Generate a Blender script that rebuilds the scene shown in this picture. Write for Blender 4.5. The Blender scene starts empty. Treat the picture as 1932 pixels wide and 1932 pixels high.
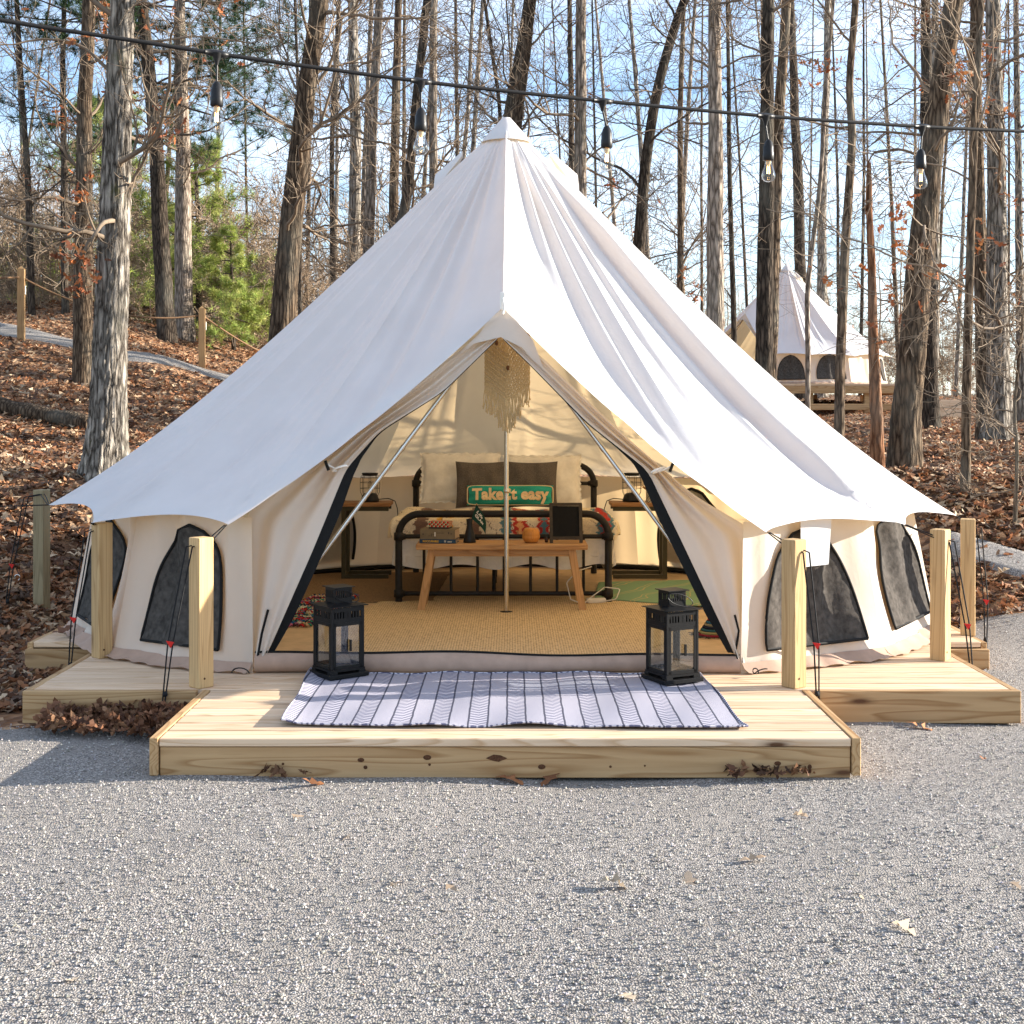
import bpy, math, random
import numpy as np
from mathutils import Vector, Matrix
R = math.radians
rng = np.random.default_rng(7)
random.seed(7)
scene = bpy.context.scene
COL = scene.collection

# ------------------------------------------------------------------ camera, sky, sun, exposure
CAMX, CAMY, CAMZ, F, HOR = 0.04, -9.25, 1.60, 2480.0, 775.0
cam = bpy.data.cameras.new('camera'); camo = bpy.data.objects.new('camera', cam); COL.objects.link(camo)
cam.sensor_width = 36; cam.lens = F / 1932 * 36; cam.shift_y = -(966 - HOR) / 1932
cam.clip_end = 2000; cam.clip_start = 0.05
camo.location = (CAMX, CAMY, CAMZ); camo.rotation_euler = (R(90), 0, 0)
scene.camera = camo
SUN_EL, SUN_AZ = 16.0, 8.0                       # azimuth measured from +X towards +Y
sdir = Vector((math.cos(R(SUN_AZ)) * math.cos(R(SUN_EL)), math.sin(R(SUN_AZ)) * math.cos(R(SUN_EL)), math.sin(R(SUN_EL))))
sun = bpy.data.lights.new('sun', 'SUN'); sun.energy = 5.0; sun.angle = R(0.5); sun.color = (1.0, 0.92, 0.80)
suno = bpy.data.objects.new('sun', sun); COL.objects.link(suno)
suno.rotation_euler = sdir.to_track_quat('Z', 'Y').to_euler(); suno.location = sdir * 60
world = bpy.data.worlds.new('World'); scene.world = world; world.use_nodes = True
wn, wl = world.node_tree.nodes, world.node_tree.links
wn.clear()
wo = wn.new('ShaderNodeOutputWorld'); bg = wn.new('ShaderNodeBackground'); sky = wn.new('ShaderNodeTexSky')
sky.sky_type = 'NISHITA'; sky.sun_disc = False; sky.sun_elevation = R(SUN_EL); sky.sun_rotation = R(90 - SUN_AZ)
sky.air_density = 1.0; sky.dust_density = 0.3; sky.ozone_density = 3.5
bg.inputs['Strength'].default_value = 0.10
tc = wn.new('ShaderNodeTexCoord'); mp = wn.new('ShaderNodeMapping'); mp.inputs['Scale'].default_value = (1.6, 1.6, 5.5)
nz = wn.new('ShaderNodeTexNoise'); nz.inputs['Scale'].default_value = 2.6; nz.inputs['Detail'].default_value = 5; nz.inputs['Roughness'].default_value = 0.5
rp = wn.new('ShaderNodeValToRGB'); rp.color_ramp.elements[0].position = 0.30; rp.color_ramp.elements[1].position = 0.85
rp.color_ramp.elements[1].color = (0.75, 0.75, 0.75, 1)
mx = wn.new('ShaderNodeMix'); mx.data_type = 'RGBA'; mx.inputs['B'].default_value = (6.6, 7.0, 7.6, 1)
wl.new(tc.outputs['Generated'], mp.inputs['Vector']); wl.new(mp.outputs[0], nz.inputs['Vector']); wl.new(nz.outputs['Fac'], rp.inputs['Fac'])
wl.new(rp.outputs['Color'], mx.inputs['Factor']); wl.new(sky.outputs[0], mx.inputs['A']); wl.new(mx.outputs['Result'], bg.inputs['Color'])
wl.new(bg.outputs[0], wo.inputs[0])
scene.view_settings.view_transform = 'Standard'; scene.view_settings.look = 'None'; scene.view_settings.gamma = 1
scene.view_settings.exposure = 1.7
scene.render.engine = 'CYCLES'; scene.cycles.max_bounces = 8; scene.cycles.transparent_max_bounces = 12
scene.cycles.use_denoising = True

# ------------------------------------------------------------------ measuring helpers
def P(x, y, z):
    "world point seen at 1932-grid position (x, y) at distance z"
    return np.array((CAMX + (x - 966) / F * z, z + CAMY, CAMZ - (y - HOR) / F * z))
def sstep(a, b, x):
    t = np.clip((x - a) / (b - a), 0, 1); return t * t * (3 - 2 * t)
def terrain(X, Y):
    X = np.asarray(X, float); Y = np.asarray(Y, float); z = Y - CAMY
    left = np.interp(z, [0, 8, 9.5, 12.4, 16, 20, 26, 33, 42, 60, 400], [0, 0, .22, 1.0, 1.65, 2.5, 3.35, 4.3, 3.3, 0.5, 0.5])
    right = np.interp(z, [0, 8.6, 10, 12.4, 20, 34, 40, 60, 100, 400], [0, 0, .28, .95, 1.15, 1.45, 1.9, 2.3, 1.5, 1.0])
    w = sstep(0, -10, X)
    h = left * w + right * (1 - w)
    dx = np.maximum(np.abs(X) - 2.75, 0); dy = np.maximum(np.maximum(Y - 3.0, -3.6 - Y), 0)
    m = sstep(0.05, 1.0, np.hypot(dx, dy))
    h = h * m
    h = h + 15 * sstep(62, 150, z) * sstep(25, -35, X)
    far = sstep(9.5, 14, z)
    h = h + far * (.05 * np.sin(X * 1.3 + Y * .7) + .05 * np.sin(X * .6 - Y * 1.1 + 2) + .03 * np.sin(X * 2.7 + 1.3 * Y))
    return h - .03
def G(x, y, z0=4.0, z1=90):
    "point of the terrain seen at (x, y)"
    zs = np.concatenate([np.arange(z0, 30, .02), np.arange(30, z1, .1)])
    Zr = CAMZ - (y - HOR) / F * zs; Xr = CAMX + (x - 966) / F * zs
    d = Zr - terrain(Xr, zs + CAMY)
    k = np.argmax(d < 0) if (d < 0).any() else len(zs) - 1
    z = zs[k]
    return np.array((Xr[k], z + CAMY, float(terrain(Xr[k], z + CAMY))))

# ------------------------------------------------------------------ materials
def newmat(name):
    m = bpy.data.materials.new(name); m.use_nodes = True
    nt = m.node_tree; b = nt.nodes['Principled BSDF']; b.inputs['Roughness'].default_value = 0.8
    b.inputs['Specular IOR Level'].default_value = 0.25
    return m, nt, nt.nodes, nt.links, b
def ramp(n, stops):
    r = n.new('ShaderNodeValToRGB'); e = r.color_ramp.elements
    while len(e) < len(stops): e.new(0.5)
    for el, (p, c) in zip(e, stops):
        el.position = p; el.color = (*c, 1) if len(c) == 3 else c
    return r
def math_n(n, l, op, a, b=None, clamp=False):
    m = n.new('ShaderNodeMath'); m.operation = op; m.use_clamp = clamp
    for i, v in enumerate((a, b)):
        if v is None: continue
        if isinstance(v, (int, float)): m.inputs[i].default_value = v
        else: l.new(v, m.inputs[i])
    return m.outputs[0]
def mixc(n, l, f, a, b, mode='MIX'):
    m = n.new('ShaderNodeMix'); m.data_type = 'RGBA'; m.blend_type = mode
    for k, v in (('Factor', f), ('A', a), ('B', b)):
        s = m.inputs[k]
        if k == 'Factor' and isinstance(v, (int, float)): s.default_value = v
        elif isinstance(v, tuple): s.default_value = (*v, 1) if len(v) == 3 else v
        else: l.new(v, s)
    return m.outputs['Result']
def bump(n, l, b, h, strength=0.3, dist=0.01):
    k = n.new('ShaderNodeBump'); k.inputs['Strength'].default_value = strength; k.inputs['Distance'].default_value = dist
    l.new(h, k.inputs['Height']); l.new(k.outputs[0], b.inputs['Normal']); return k
def coords(n, l, scale=(1, 1, 1), rand=0.0, kind='Object', rot=(0, 0, 0)):
    t = n.new('ShaderNodeTexCoord'); m = n.new('ShaderNodeMapping'); m.inputs['Scale'].default_value = scale; m.inputs['Rotation'].default_value = rot
    l.new(t.outputs[kind], m.inputs['Vector'])
    if rand:
        o = n.new('ShaderNodeObjectInfo'); v = n.new('ShaderNodeVectorMath'); v.operation = 'MULTIPLY'
        c = n.new('ShaderNodeCombineXYZ')
        for i in range(3): l.new(o.outputs['Random'], c.inputs[i])
        l.new(c.outputs[0], v.inputs[0]); v.inputs[1].default_value = (rand, rand * 1.7, rand * .6)
        l.new(v.outputs[0], m.inputs['Location'])
    return m.outputs[0]
def noise(n, l, vec, scale, detail=4, rough=.55, dist=0):
    k = n.new('ShaderNodeTexNoise'); k.inputs['Scale'].default_value = scale; k.inputs['Detail'].default_value = detail
    k.inputs['Roughness'].default_value = rough; k.inputs['Distortion'].default_value = dist
    if vec is not None: l.new(vec, k.inputs['Vector'])
    return k.outputs['Fac']
def plain(name, col, rough=.7, metal=0, var=.0, nscale=40, bmp=0, rand=0, spec=None):
    m, nt, n, l, b = newmat(name)
    b.inputs['Roughness'].default_value = rough; b.inputs['Metallic'].default_value = metal
    if spec is not None: b.inputs['Specular IOR Level'].default_value = spec
    v = coords(n, l, rand=5 if rand else 0)
    f = noise(n, l, v, nscale)
    lo = tuple(c * (1 - var) for c in col); hi = tuple(min(1, c * (1 + var)) for c in col)
    r = ramp(n, [(.3, lo), (.7, hi)]); l.new(f, r.inputs[0]); l.new(r.outputs[0], b.inputs['Base Color'])
    if bmp: bump(n, l, b, f, bmp, .004)
    return m
def wood(name, axis, light, dark, rough=.75, ring=1.0, knots=True, knotc=(.10, .045, .02), spread=.16):
    m, nt, n, l, b = newmat(name); b.inputs['Roughness'].default_value = rough
    s = [16.0] * 3; s[axis] = .9
    v = coords(n, l, tuple(s), rand=37)
    f1 = noise(n, l, v, 1.6, 6, .6, .5)
    s2 = [10.0 * ring] * 3; s2[axis] = .55
    v2 = coords(n, l, tuple(s2), rand=53)
    w = n.new('ShaderNodeTexNoise'); w.inputs['Scale'].default_value = .7; w.inputs['Detail'].default_value = 2; l.new(v2, w.inputs['Vector'])
    rings = math_n(n, l, 'FRACT', math_n(n, l, 'MULTIPLY', w.outputs['Fac'], 17.0))
    rr = ramp(n, [(0, (0, 0, 0)), (.55, (.25, .25, .25)), (.85, (1, 1, 1)), (1, (0, 0, 0))]); l.new(rings, rr.inputs[0])
    g = math_n(n, l, 'ADD', math_n(n, l, 'MULTIPLY', rr.outputs[0], .42), math_n(n, l, 'MULTIPLY', f1, .62))
    c = ramp(n, [(.22, light), (.85, dark)]); l.new(g, c.inputs[0])
    o = n.new('ShaderNodeObjectInfo')
    val = math_n(n, l, 'ADD', math_n(n, l, 'MULTIPLY', o.outputs['Random'], spread * 2), 1 - spread)
    hsv = n.new('ShaderNodeHueSaturation'); l.new(c.outputs[0], hsv.inputs['Color']); l.new(val, hsv.inputs['Value'])
    out = hsv.outputs[0]
    if knots:
        s3 = [9.0] * 3; s3[axis] = 2.4
        v3 = coords(n, l, tuple(s3), rand=21)
        vo = n.new('ShaderNodeTexVoronoi'); vo.inputs['Scale'].default_value = .8; l.new(v3, vo.inputs['Vector'])
        k = ramp(n, [(.05, (1, 1, 1)), (.12, (.35, .35, .35)), (.2, (0, 0, 0))]); l.new(vo.outputs['Distance'], k.inputs[0])
        sel = n.new('ShaderNodeMath'); sel.operation = 'GREATER_THAN'; sel.inputs[1].default_value = .66
        sp = n.new('ShaderNodeSeparateColor'); l.new(vo.outputs['Color'], sp.inputs[0]); l.new(sp.outputs[0], sel.inputs[0])
        out = mixc(n, l, math_n(n, l, 'MULTIPLY', k.outputs[0], sel.outputs[0]), out, knotc)
    l.new(out, b.inputs['Base Color'])
    bump(n, l, b, g, .25, .003)
    return m
def canvas_mat(name, col, tcol, tr, nscale=260):
    m, nt, n, l, b = newmat(name); n.remove(b)
    d = n.new('ShaderNodeBsdfDiffuse'); t = n.new('ShaderNodeBsdfTranslucent'); mxs = n.new('ShaderNodeMixShader')
    v = coords(n, l)
    f = noise(n, l, v, 2.2, 5, .6)
    lo = tuple(c * .93 for c in col)
    r = ramp(n, [(.35, lo), (.65, col)]); l.new(f, r.inputs[0]); l.new(r.outputs[0], d.inputs['Color'])
    t.inputs['Color'].default_value = (*tcol, 1); mxs.inputs[0].default_value = tr
    f2 = noise(n, l, v, nscale, 2); f3 = noise(n, l, v, 7, 4, .6, .6)
    h = math_n(n, l, 'ADD', math_n(n, l, 'MULTIPLY', f2, .05), f3)
    k = n.new('ShaderNodeBump'); k.inputs['Strength'].default_value = .35; k.inputs['Distance'].default_value = .012
    l.new(h, k.inputs['Height']); l.new(k.outputs[0], d.inputs['Normal'])
    l.new(d.outputs[0], mxs.inputs[1]); l.new(t.outputs[0], mxs.inputs[2]); l.new(mxs.outputs[0], n['Material Output'].inputs[0])
    return m
def vcol_mat(name, rough=.85, nscale=60, var=.2, bmp=.2, trans=0.0, rand=False):
    m, nt, n, l, b = newmat(name); b.inputs['Roughness'].default_value = rough
    a = n.new('ShaderNodeAttribute'); a.attribute_name = 'Col'
    f = noise(n, l, coords(n, l), nscale, 3)
    val = math_n(n, l, 'ADD', math_n(n, l, 'MULTIPLY', f, var * 2), 1 - var)
    h = n.new('ShaderNodeHueSaturation'); l.new(a.outputs['Color'], h.inputs['Color']); l.new(val, h.inputs['Value'])
    l.new(h.outputs[0], b.inputs['Base Color'])
    if bmp: bump(n, l, b, f, bmp, .006)
    if trans:
        t = n.new('ShaderNodeBsdfTranslucent'); l.new(h.outputs[0], t.inputs['Color'])
        x = n.new('ShaderNodeMixShader'); x.inputs[0].default_value = trans
        l.new(b.outputs[0], x.inputs[1]); l.new(t.outputs[0], x.inputs[2]); l.new(x.outputs[0], n['Material Output'].inputs[0])
    return m
def bark(name, dark, light, vs=1.0, strength=.9, moss=.0):
    m, nt, n, l, b = newmat(name); b.inputs['Roughness'].default_value = .95; b.inputs['Specular IOR Level'].default_value = .1
    v = coords(n, l, (34 * vs, 34 * vs, 5.5 * vs), rand=11)
    vo = n.new('ShaderNodeTexVoronoi'); vo.feature = 'DISTANCE_TO_EDGE'; vo.inputs['Scale'].default_value = 1.0
    nd = n.new('ShaderNodeTexNoise'); nd.inputs['Scale'].default_value = 1.3; nd.inputs['Detail'].default_value = 4; l.new(v, nd.inputs['Vector'])
    mixv = n.new('ShaderNodeMix'); mixv.data_type = 'VECTOR'; mixv.inputs['Factor'].default_value = .45
    l.new(v, mixv.inputs['A']); l.new(nd.outputs['Color'], mixv.inputs['B']); l.new(mixv.outputs['Result'], vo.inputs['Vector'])
    f = noise(n, l, v, 1.2, 6, .65)
    e = math_n(n, l, 'MULTIPLY', vo.outputs['Distance'], 2.2, True)
    g = math_n(n, l, 'ADD', math_n(n, l, 'MULTIPLY', e, .55), math_n(n, l, 'MULTIPLY', f, .55))
    c = ramp(n, [(.25, dark), (.5, tuple((a + q) / 2 for a, q in zip(dark, light))), (.8, light)]); l.new(g, c.inputs[0])
    big = noise(n, l, coords(n, l, (1.5, 1.5, .7), rand=7), 1.4, 5, .6)
    rr = ramp(n, [(.5, (0, 0, 0)), (.68, (1, 1, 1))]); l.new(big, rr.inputs[0])
    out = mixc(n, l, math_n(n, l, 'MULTIPLY', rr.outputs[0], .45), c.outputs[0], (.20, .19, .155))
    if moss:
        mo = noise(n, l, coords(n, l, (3, 3, 2), rand=3), 1.2, 5, .7)
        r2 = ramp(n, [(.62, (0, 0, 0)), (.75, (1, 1, 1))]); l.new(mo, r2.inputs[0])
        out = mixc(n, l, math_n(n, l, 'MULTIPLY', r2.outputs[0], moss), out, (.10, .10, .03))
    o = n.new('ShaderNodeObjectInfo')
    val = math_n(n, l, 'ADD', math_n(n, l, 'MULTIPLY', o.outputs['Random'], .5), .75)
    h = n.new('ShaderNodeHueSaturation'); l.new(out, h.inputs['Color']); l.new(val, h.inputs['Value'])
    l.new(h.outputs[0], b.inputs['Base Color']); bump(n, l, b, g, strength, .03)
    return m

M = {}
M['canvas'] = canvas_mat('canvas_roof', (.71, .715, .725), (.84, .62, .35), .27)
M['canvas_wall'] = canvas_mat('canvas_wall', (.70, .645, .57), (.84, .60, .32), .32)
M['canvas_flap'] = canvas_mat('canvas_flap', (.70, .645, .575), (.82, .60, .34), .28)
M['groundsheet'] = plain('groundsheet', (.56, .39, .22), .6, var=.12, nscale=9, bmp=.1)
M['mudflap'] = plain('mud_flap', (.40, .27, .20), .75, var=.10, nscale=14, bmp=.3)
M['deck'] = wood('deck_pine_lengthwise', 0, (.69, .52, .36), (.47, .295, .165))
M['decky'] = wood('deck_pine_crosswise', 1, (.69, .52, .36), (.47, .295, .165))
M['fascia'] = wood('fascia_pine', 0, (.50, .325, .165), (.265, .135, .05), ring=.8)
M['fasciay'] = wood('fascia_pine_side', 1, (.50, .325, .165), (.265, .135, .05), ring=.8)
M['post'] = wood('treated_post', 2, (.54, .36, .175), (.34, .20, .085), ring=1.2, spread=.22)
M['post_grey'] = wood('weathered_post', 2, (.30, .24, .14), (.17, .13, .07), ring=1.2, spread=.15)
M['post_brown'] = wood('brown_post', 2, (.34, .21, .10), (.20, .115, .05), ring=1.2)
M['timber'] = wood('weathered_timber', 0, (.25, .21, .15), (.14, .11, .07))
M['benchwood'] = wood('acacia', 0, (.52, .29, .12), (.30, .14, .05), rough=.5, knots=False)
M['benchleg'] = wood('acacia_leg', 2, (.52, .29, .12), (.34, .17, .06), rough=.5, knots=False)
M['nightwood'] = wood('nightstand_wood', 0, (.38, .19, .08), (.20, .09, .035), rough=.55, knots=False)
M['diffuser'] = wood('diffuser_wood', 2, (.60, .26, .06), (.40, .14, .025), rough=.4, knots=False, ring=2)
M['black'] = plain('black_metal', (.013, .013, .014), .42, var=.2)
M['lanternmetal'] = plain('lantern_metal', (.009, .009, .0095), .4, var=.2, spec=.18)
M['iron'] = plain('bed_iron', (.018, .015, .013), .5, var=.2)
M['frame_olive'] = plain('nightstand_frame', (.05, .042, .022), .55, var=.1)
M['zip'] = plain('black_webbing', (.008, .008, .008), .85, var=.2)
M['mesh'] = plain('window_mesh', (.065, .058, .052), .9, var=.4, nscale=26, bmp=1.0, spec=.05)
M['rope'] = plain('black_cord', (.012, .012, .013), .8, var=.3, nscale=300)
M['redplastic'] = plain('red_plastic', (.55, .02, .015), .4, var=.05)
M['steel'] = plain('steel', (.62, .60, .56), .22, 1.0, var=.04)
M['hemp'] = plain('hemp_rope', (.17, .10, .055), .9, var=.35, nscale=120, bmp=.6)
M['macrame'] = plain('macrame_cord', (.60, .43, .22), .95, var=.25, nscale=220, bmp=.5)
M['bead'] = plain('wooden_bead', (.13, .055, .02), .4)
M['whitecloth'] = plain('white_linen', (.84, .79, .72), .9, var=.06, nscale=30, bmp=.3)
M['greycloth'] = plain('grey_weave', (.12, .10, .085), .95, var=.4, nscale=170, bmp=.7)
M['teal'] = plain('teal_felt', (.03, .34, .27), .95, var=.22, nscale=160, bmp=.3)
M['cream'] = plain('cream_felt', (.78, .60, .36), .95, var=.12, nscale=160)
M['green'] = plain('pennant_green', (.010, .05, .035), .9, var=.15)
M['slate'] = plain('chalkboard_slate', (.006, .006, .006), .8, var=.3)
M['greyframe'] = plain('chalkboard_frame', (.06, .048, .036), .75, var=.2)
M['bluebook'] = plain('blue_cover', (.02, .055, .10), .5, var=.1)
M['greybook'] = plain('grey_cover', (.20, .15, .09), .75, var=.12, nscale=25)
M['paper'] = plain('page_edges', (.48, .36, .25), .9, var=.1, nscale=90)
M['yellowink'] = plain('yellow_ink', (.70, .40, .03), .7)
M['whiteink'] = plain('white_ink', (.75, .70, .60), .7)
M['darkink'] = plain('dark_ink', (.05, .045, .04), .7)
M['brownglass'] = plain('brown_glass', (.05, .016, .006), .15, spec=.5)
M['whiteplastic'] = plain('white_plastic', (.70, .66, .58), .4)
M['dryplant'] = plain('dry_leaf', (.42, .20, .05), .9, var=.2)
M['vcloth'] = vcol_mat('printed_cloth', .95, 90, .16, .5)
M['vpaper'] = vcol_mat('printed_paper', .6, 40, .08, 0)
M['leaf'] = vcol_mat('dry_oak_leaf', .75, 30, .25, .1, trans=.2)
M['needle'] = vcol_mat('pine_needle', .6, 30, .2, 0, trans=.25)
M['stone'] = vcol_mat('gravel_stone', .9, 300, .2, 0)
M['bark_oak'] = bark('bark_oak', (.04, .032, .025), (.50, .44, .37), 1.0, 1.0, .5)
M['bark_dark'] = bark('bark_dark', (.018, .014, .011), (.13, .10, .075), 1.3, .9)
M['bark_brown'] = bark('bark_brown', (.028, .019, .013), (.21, .15, .10), 1.2, .9)
M['bark_pale'] = bark('bark_pale', (.07, .053, .04), (.44, .36, .29), 1.1, .9)
M['bark_red'] = bark('bark_red', (.07, .03, .015), (.30, .15, .08), 1.0, .9)
M['twig'] = plain('twig_bark', (.18, .135, .095), .9, var=.35, nscale=3, rand=1)
M['twig_dark'] = plain('twig_bark_dark', (.07, .054, .042), .9, var=.35, nscale=3, rand=1)
M['farwood'] = plain('far_wood_bark', (.30, .22, .15), .95, var=.3, nscale=.2)
def leaf_floor():
    m, nt, n, l, b = newmat('leaf_litter_soil'); b.inputs['Roughness'].default_value = .95
    v = coords(n, l)
    vo = n.new('ShaderNodeTexVoronoi'); vo.inputs['Scale'].default_value = 15; l.new(v, vo.inputs['Vector'])
    sp = n.new('ShaderNodeSeparateColor'); l.new(vo.outputs['Color'], sp.inputs[0])
    c = ramp(n, [(0, (.07, .036, .02)), (.4, (.20, .095, .045)), (.75, (.34, .18, .09)), (1, (.48, .31, .18))]); l.new(sp.outputs[0], c.inputs[0])
    f = noise(n, l, v, .9, 5, .6)
    r = ramp(n, [(.42, (0, 0, 0)), (.7, (1, 1, 1))]); l.new(f, r.inputs[0])
    out = mixc(n, l, math_n(n, l, 'MULTIPLY', r.outputs[0], .5), c.outputs[0], (.10, .06, .035))
    l.new(out, b.inputs['Base Color'])
    h = math_n(n, l, 'ADD', math_n(n, l, 'MULTIPLY', vo.outputs['Distance'], 1.0), math_n(n, l, 'MULTIPLY', sp.outputs[1], .8))
    bump(n, l, b, h, 1.0, .05)
    return m
M['ground'] = leaf_floor()
def gravel():
    m, nt, n, l, b = newmat('gravel'); b.inputs['Roughness'].default_value = .9
    v = coords(n, l)
    vo = n.new('ShaderNodeTexVoronoi'); vo.inputs['Scale'].default_value = 135; l.new(v, vo.inputs['Vector'])
    sp = n.new('ShaderNodeSeparateColor'); l.new(vo.outputs['Color'], sp.inputs[0])
    c = ramp(n, [(0, (.17, .155, .145)), (.35, (.28, .255, .235)), (.7, (.39, .355, .32)), (1, (.55, .505, .455))]); l.new(sp.outputs[0], c.inputs[0])
    d = ramp(n, [(.35, (1, 1, 1)), (.75, (.45, .45, .45))]); l.new(vo.outputs['Distance'], d.inputs[0])
    out = mixc(n, l, 1.0, c.outputs[0], d.outputs[0], 'MULTIPLY')
    f = noise(n, l, v, 1.1, 6, .65)
    r = ramp(n, [(.42, (0, 0, 0)), (.62, (1, 1, 1))]); l.new(f, r.inputs[0])
    out = mixc(n, l, math_n(n, l, 'MULTIPLY', r.outputs[0], .6), out, (.245, .22, .195))
    l.new(out, b.inputs['Base Color'])
    h = math_n(n, l, 'SUBTRACT', math_n(n, l, 'MULTIPLY', sp.outputs[1], .6), vo.outputs['Distance'])
    h = math_n(n, l, 'ADD', h, math_n(n, l, 'MULTIPLY', noise(n, l, v, 14, 3), 1.6))
    bump(n, l, b, h, .75, .009)
    return m
M['gravel'] = gravel()
def jute():
    m, nt, n, l, b = newmat('jute'); b.inputs['Roughness'].default_value = .95
    v = coords(n, l)
    ck = n.new('ShaderNodeTexVoronoi'); ck.inputs['Scale'].default_value = 62; ck.inputs['Randomness'].default_value = .25; l.new(v, ck.inputs['Vector'])
    c = ramp(n, [(.1, (.74, .55, .32)), (.55, (.66, .48, .27)), (.75, (.30, .21, .11))]); l.new(ck.outputs['Distance'], c.inputs[0])
    l.new(c.outputs[0], b.inputs['Base Color']); bump(n, l, b, math_n(n, l, 'SUBTRACT', 1.0, ck.outputs['Distance']), .8, .008)
    return m
M['jute'] = jute()
M['jute_dark'] = plain('brown_rug', (.24, .145, .07), .95, var=.4, nscale=70, bmp=.7)
def green_rug():
    m, nt, n, l, b = newmat('green_patterned_rug'); b.inputs['Roughness'].default_value = .95
    v = coords(n, l, (1, 1, 1), rot=(0, 0, .5))
    w = n.new('ShaderNodeTexWave'); w.wave_type = 'BANDS'; w.inputs['Scale'].default_value = 1.3; w.inputs['Distortion'].default_value = 5; w.inputs['Detail'].default_value = 2; w.inputs['Detail Scale'].default_value = 1.5
    l.new(v, w.inputs['Vector'])
    c = ramp(n, [(.86, (.19, .31, .18)), (.93, (.50, .37, .18)), (.97, (.20, .32, .19))]); l.new(w.outputs['Fac'], c.inputs[0])
    l.new(c.outputs[0], b.inputs['Base Color']); bump(n, l, b, noise(n, l, v, 150, 2), .5, .004)
    return m
M['greenrug'] = green_rug()
def striped_rug():
    m, nt, n, l, b = newmat('striped_outdoor_rug'); b.inputs['Roughness'].default_value = .85
    t = n.new('ShaderNodeTexCoord'); s = n.new('ShaderNodeSeparateXYZ'); l.new(t.outputs['Object'], s.inputs[0])
    w = noise(n, l, t.outputs['Object'], 6, 2)
    x = math_n(n, l, 'ADD', s.outputs[0], math_n(n, l, 'MULTIPLY', math_n(n, l, 'SUBTRACT', w, .5), .010))
    bx = math_n(n, l, 'MULTIPLY', math_n(n, l, 'ADD', x, 5.0), 1 / .088)
    fr = math_n(n, l, 'FRACT', bx)
    par = math_n(n, l, 'GREATER_THAN', math_n(n, l, 'FRACT', math_n(n, l, 'MULTIPLY', bx, .5)), .5)
    tri = math_n(n, l, 'ABSOLUTE', math_n(n, l, 'SUBTRACT', fr, .5))
    ph = math_n(n, l, 'ADD', math_n(n, l, 'MULTIPLY', s.outputs[1], 1 / .032), math_n(n, l, 'MULTIPLY', tri, 1.7))
    hb = math_n(n, l, 'GREATER_THAN', math_n(n, l, 'FRACT', ph), .52)
    ph2 = math_n(n, l, 'ADD', math_n(n, l, 'MULTIPLY', s.outputs[1], 1 / .018), math_n(n, l, 'MULTIPLY', tri, -3.0))
    hb2 = math_n(n, l, 'GREATER_THAN', math_n(n, l, 'FRACT', ph2), .42)
    ln = math_n(n, l, 'LESS_THAN', tri, .40)
    a = mixc(n, l, par, (0, 0, 0), (1, 1, 1))
    hbm = math_n(n, l, 'ADD', math_n(n, l, 'MULTIPLY', hb, par), math_n(n, l, 'MULTIPLY', hb2, math_n(n, l, 'SUBTRACT', 1.0, par)))
    edge = math_n(n, l, 'GREATER_THAN', tri, .45)
    c1 = mixc(n, l, hbm, (.10, .10, .16), (.50, .48, .53))
    c2 = mixc(n, l, edge, c1, (.055, .057, .085))
    l.new(c2, b.inputs['Base Color']); bump(n, l, b, noise(n, l, t.outputs['Object'], 220, 2), .4, .003)
    return m
M['rug'] = striped_rug()
def glass_mat(name, tint=(1, 1, 1), mixf=.10, rim=.0):
    m, nt, n, l, b = newmat(name); n.remove(b)
    t = n.new('ShaderNodeBsdfTransparent'); t.inputs[0].default_value = (*tint, 1)
    g = n.new('ShaderNodeBsdfGlossy'); g.inputs['Roughness'].default_value = .03
    fr = n.new('ShaderNodeLayerWeight'); fr.inputs['Blend'].default_value = .25
    f = math_n(n, l, 'ADD', math_n(n, l, 'MULTIPLY', math_n(n, l, 'POWER', fr.outputs['Facing'], 2.5), rim), mixf, True)
    fr.inputs['Blend'].default_value = .5; x = n.new('ShaderNodeMixShader'); l.new(f, x.inputs[0]); l.new(t.outputs[0], x.inputs[1]); l.new(g.outputs[0], x.inputs[2])
    l.new(x.outputs[0], n['Material Output'].inputs[0]); return m
M['glass'] = glass_mat('lantern_glass', (.93, .95, .95), .08)
M['bulbglass'] = glass_mat('bulb_glass', (.84, .83, .80), .07, .9)
def emis(name, col, s):
    m, nt, n, l, b = newmat(name); b.inputs['Emission Color'].default_value = (*col, 1); b.inputs['Emission Strength'].default_value = s
    b.inputs['Base Color'].default_value = (*col, 1); return m
M['filament'] = emis('lit_filament', (1.0, .62, .25), 9)

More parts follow.
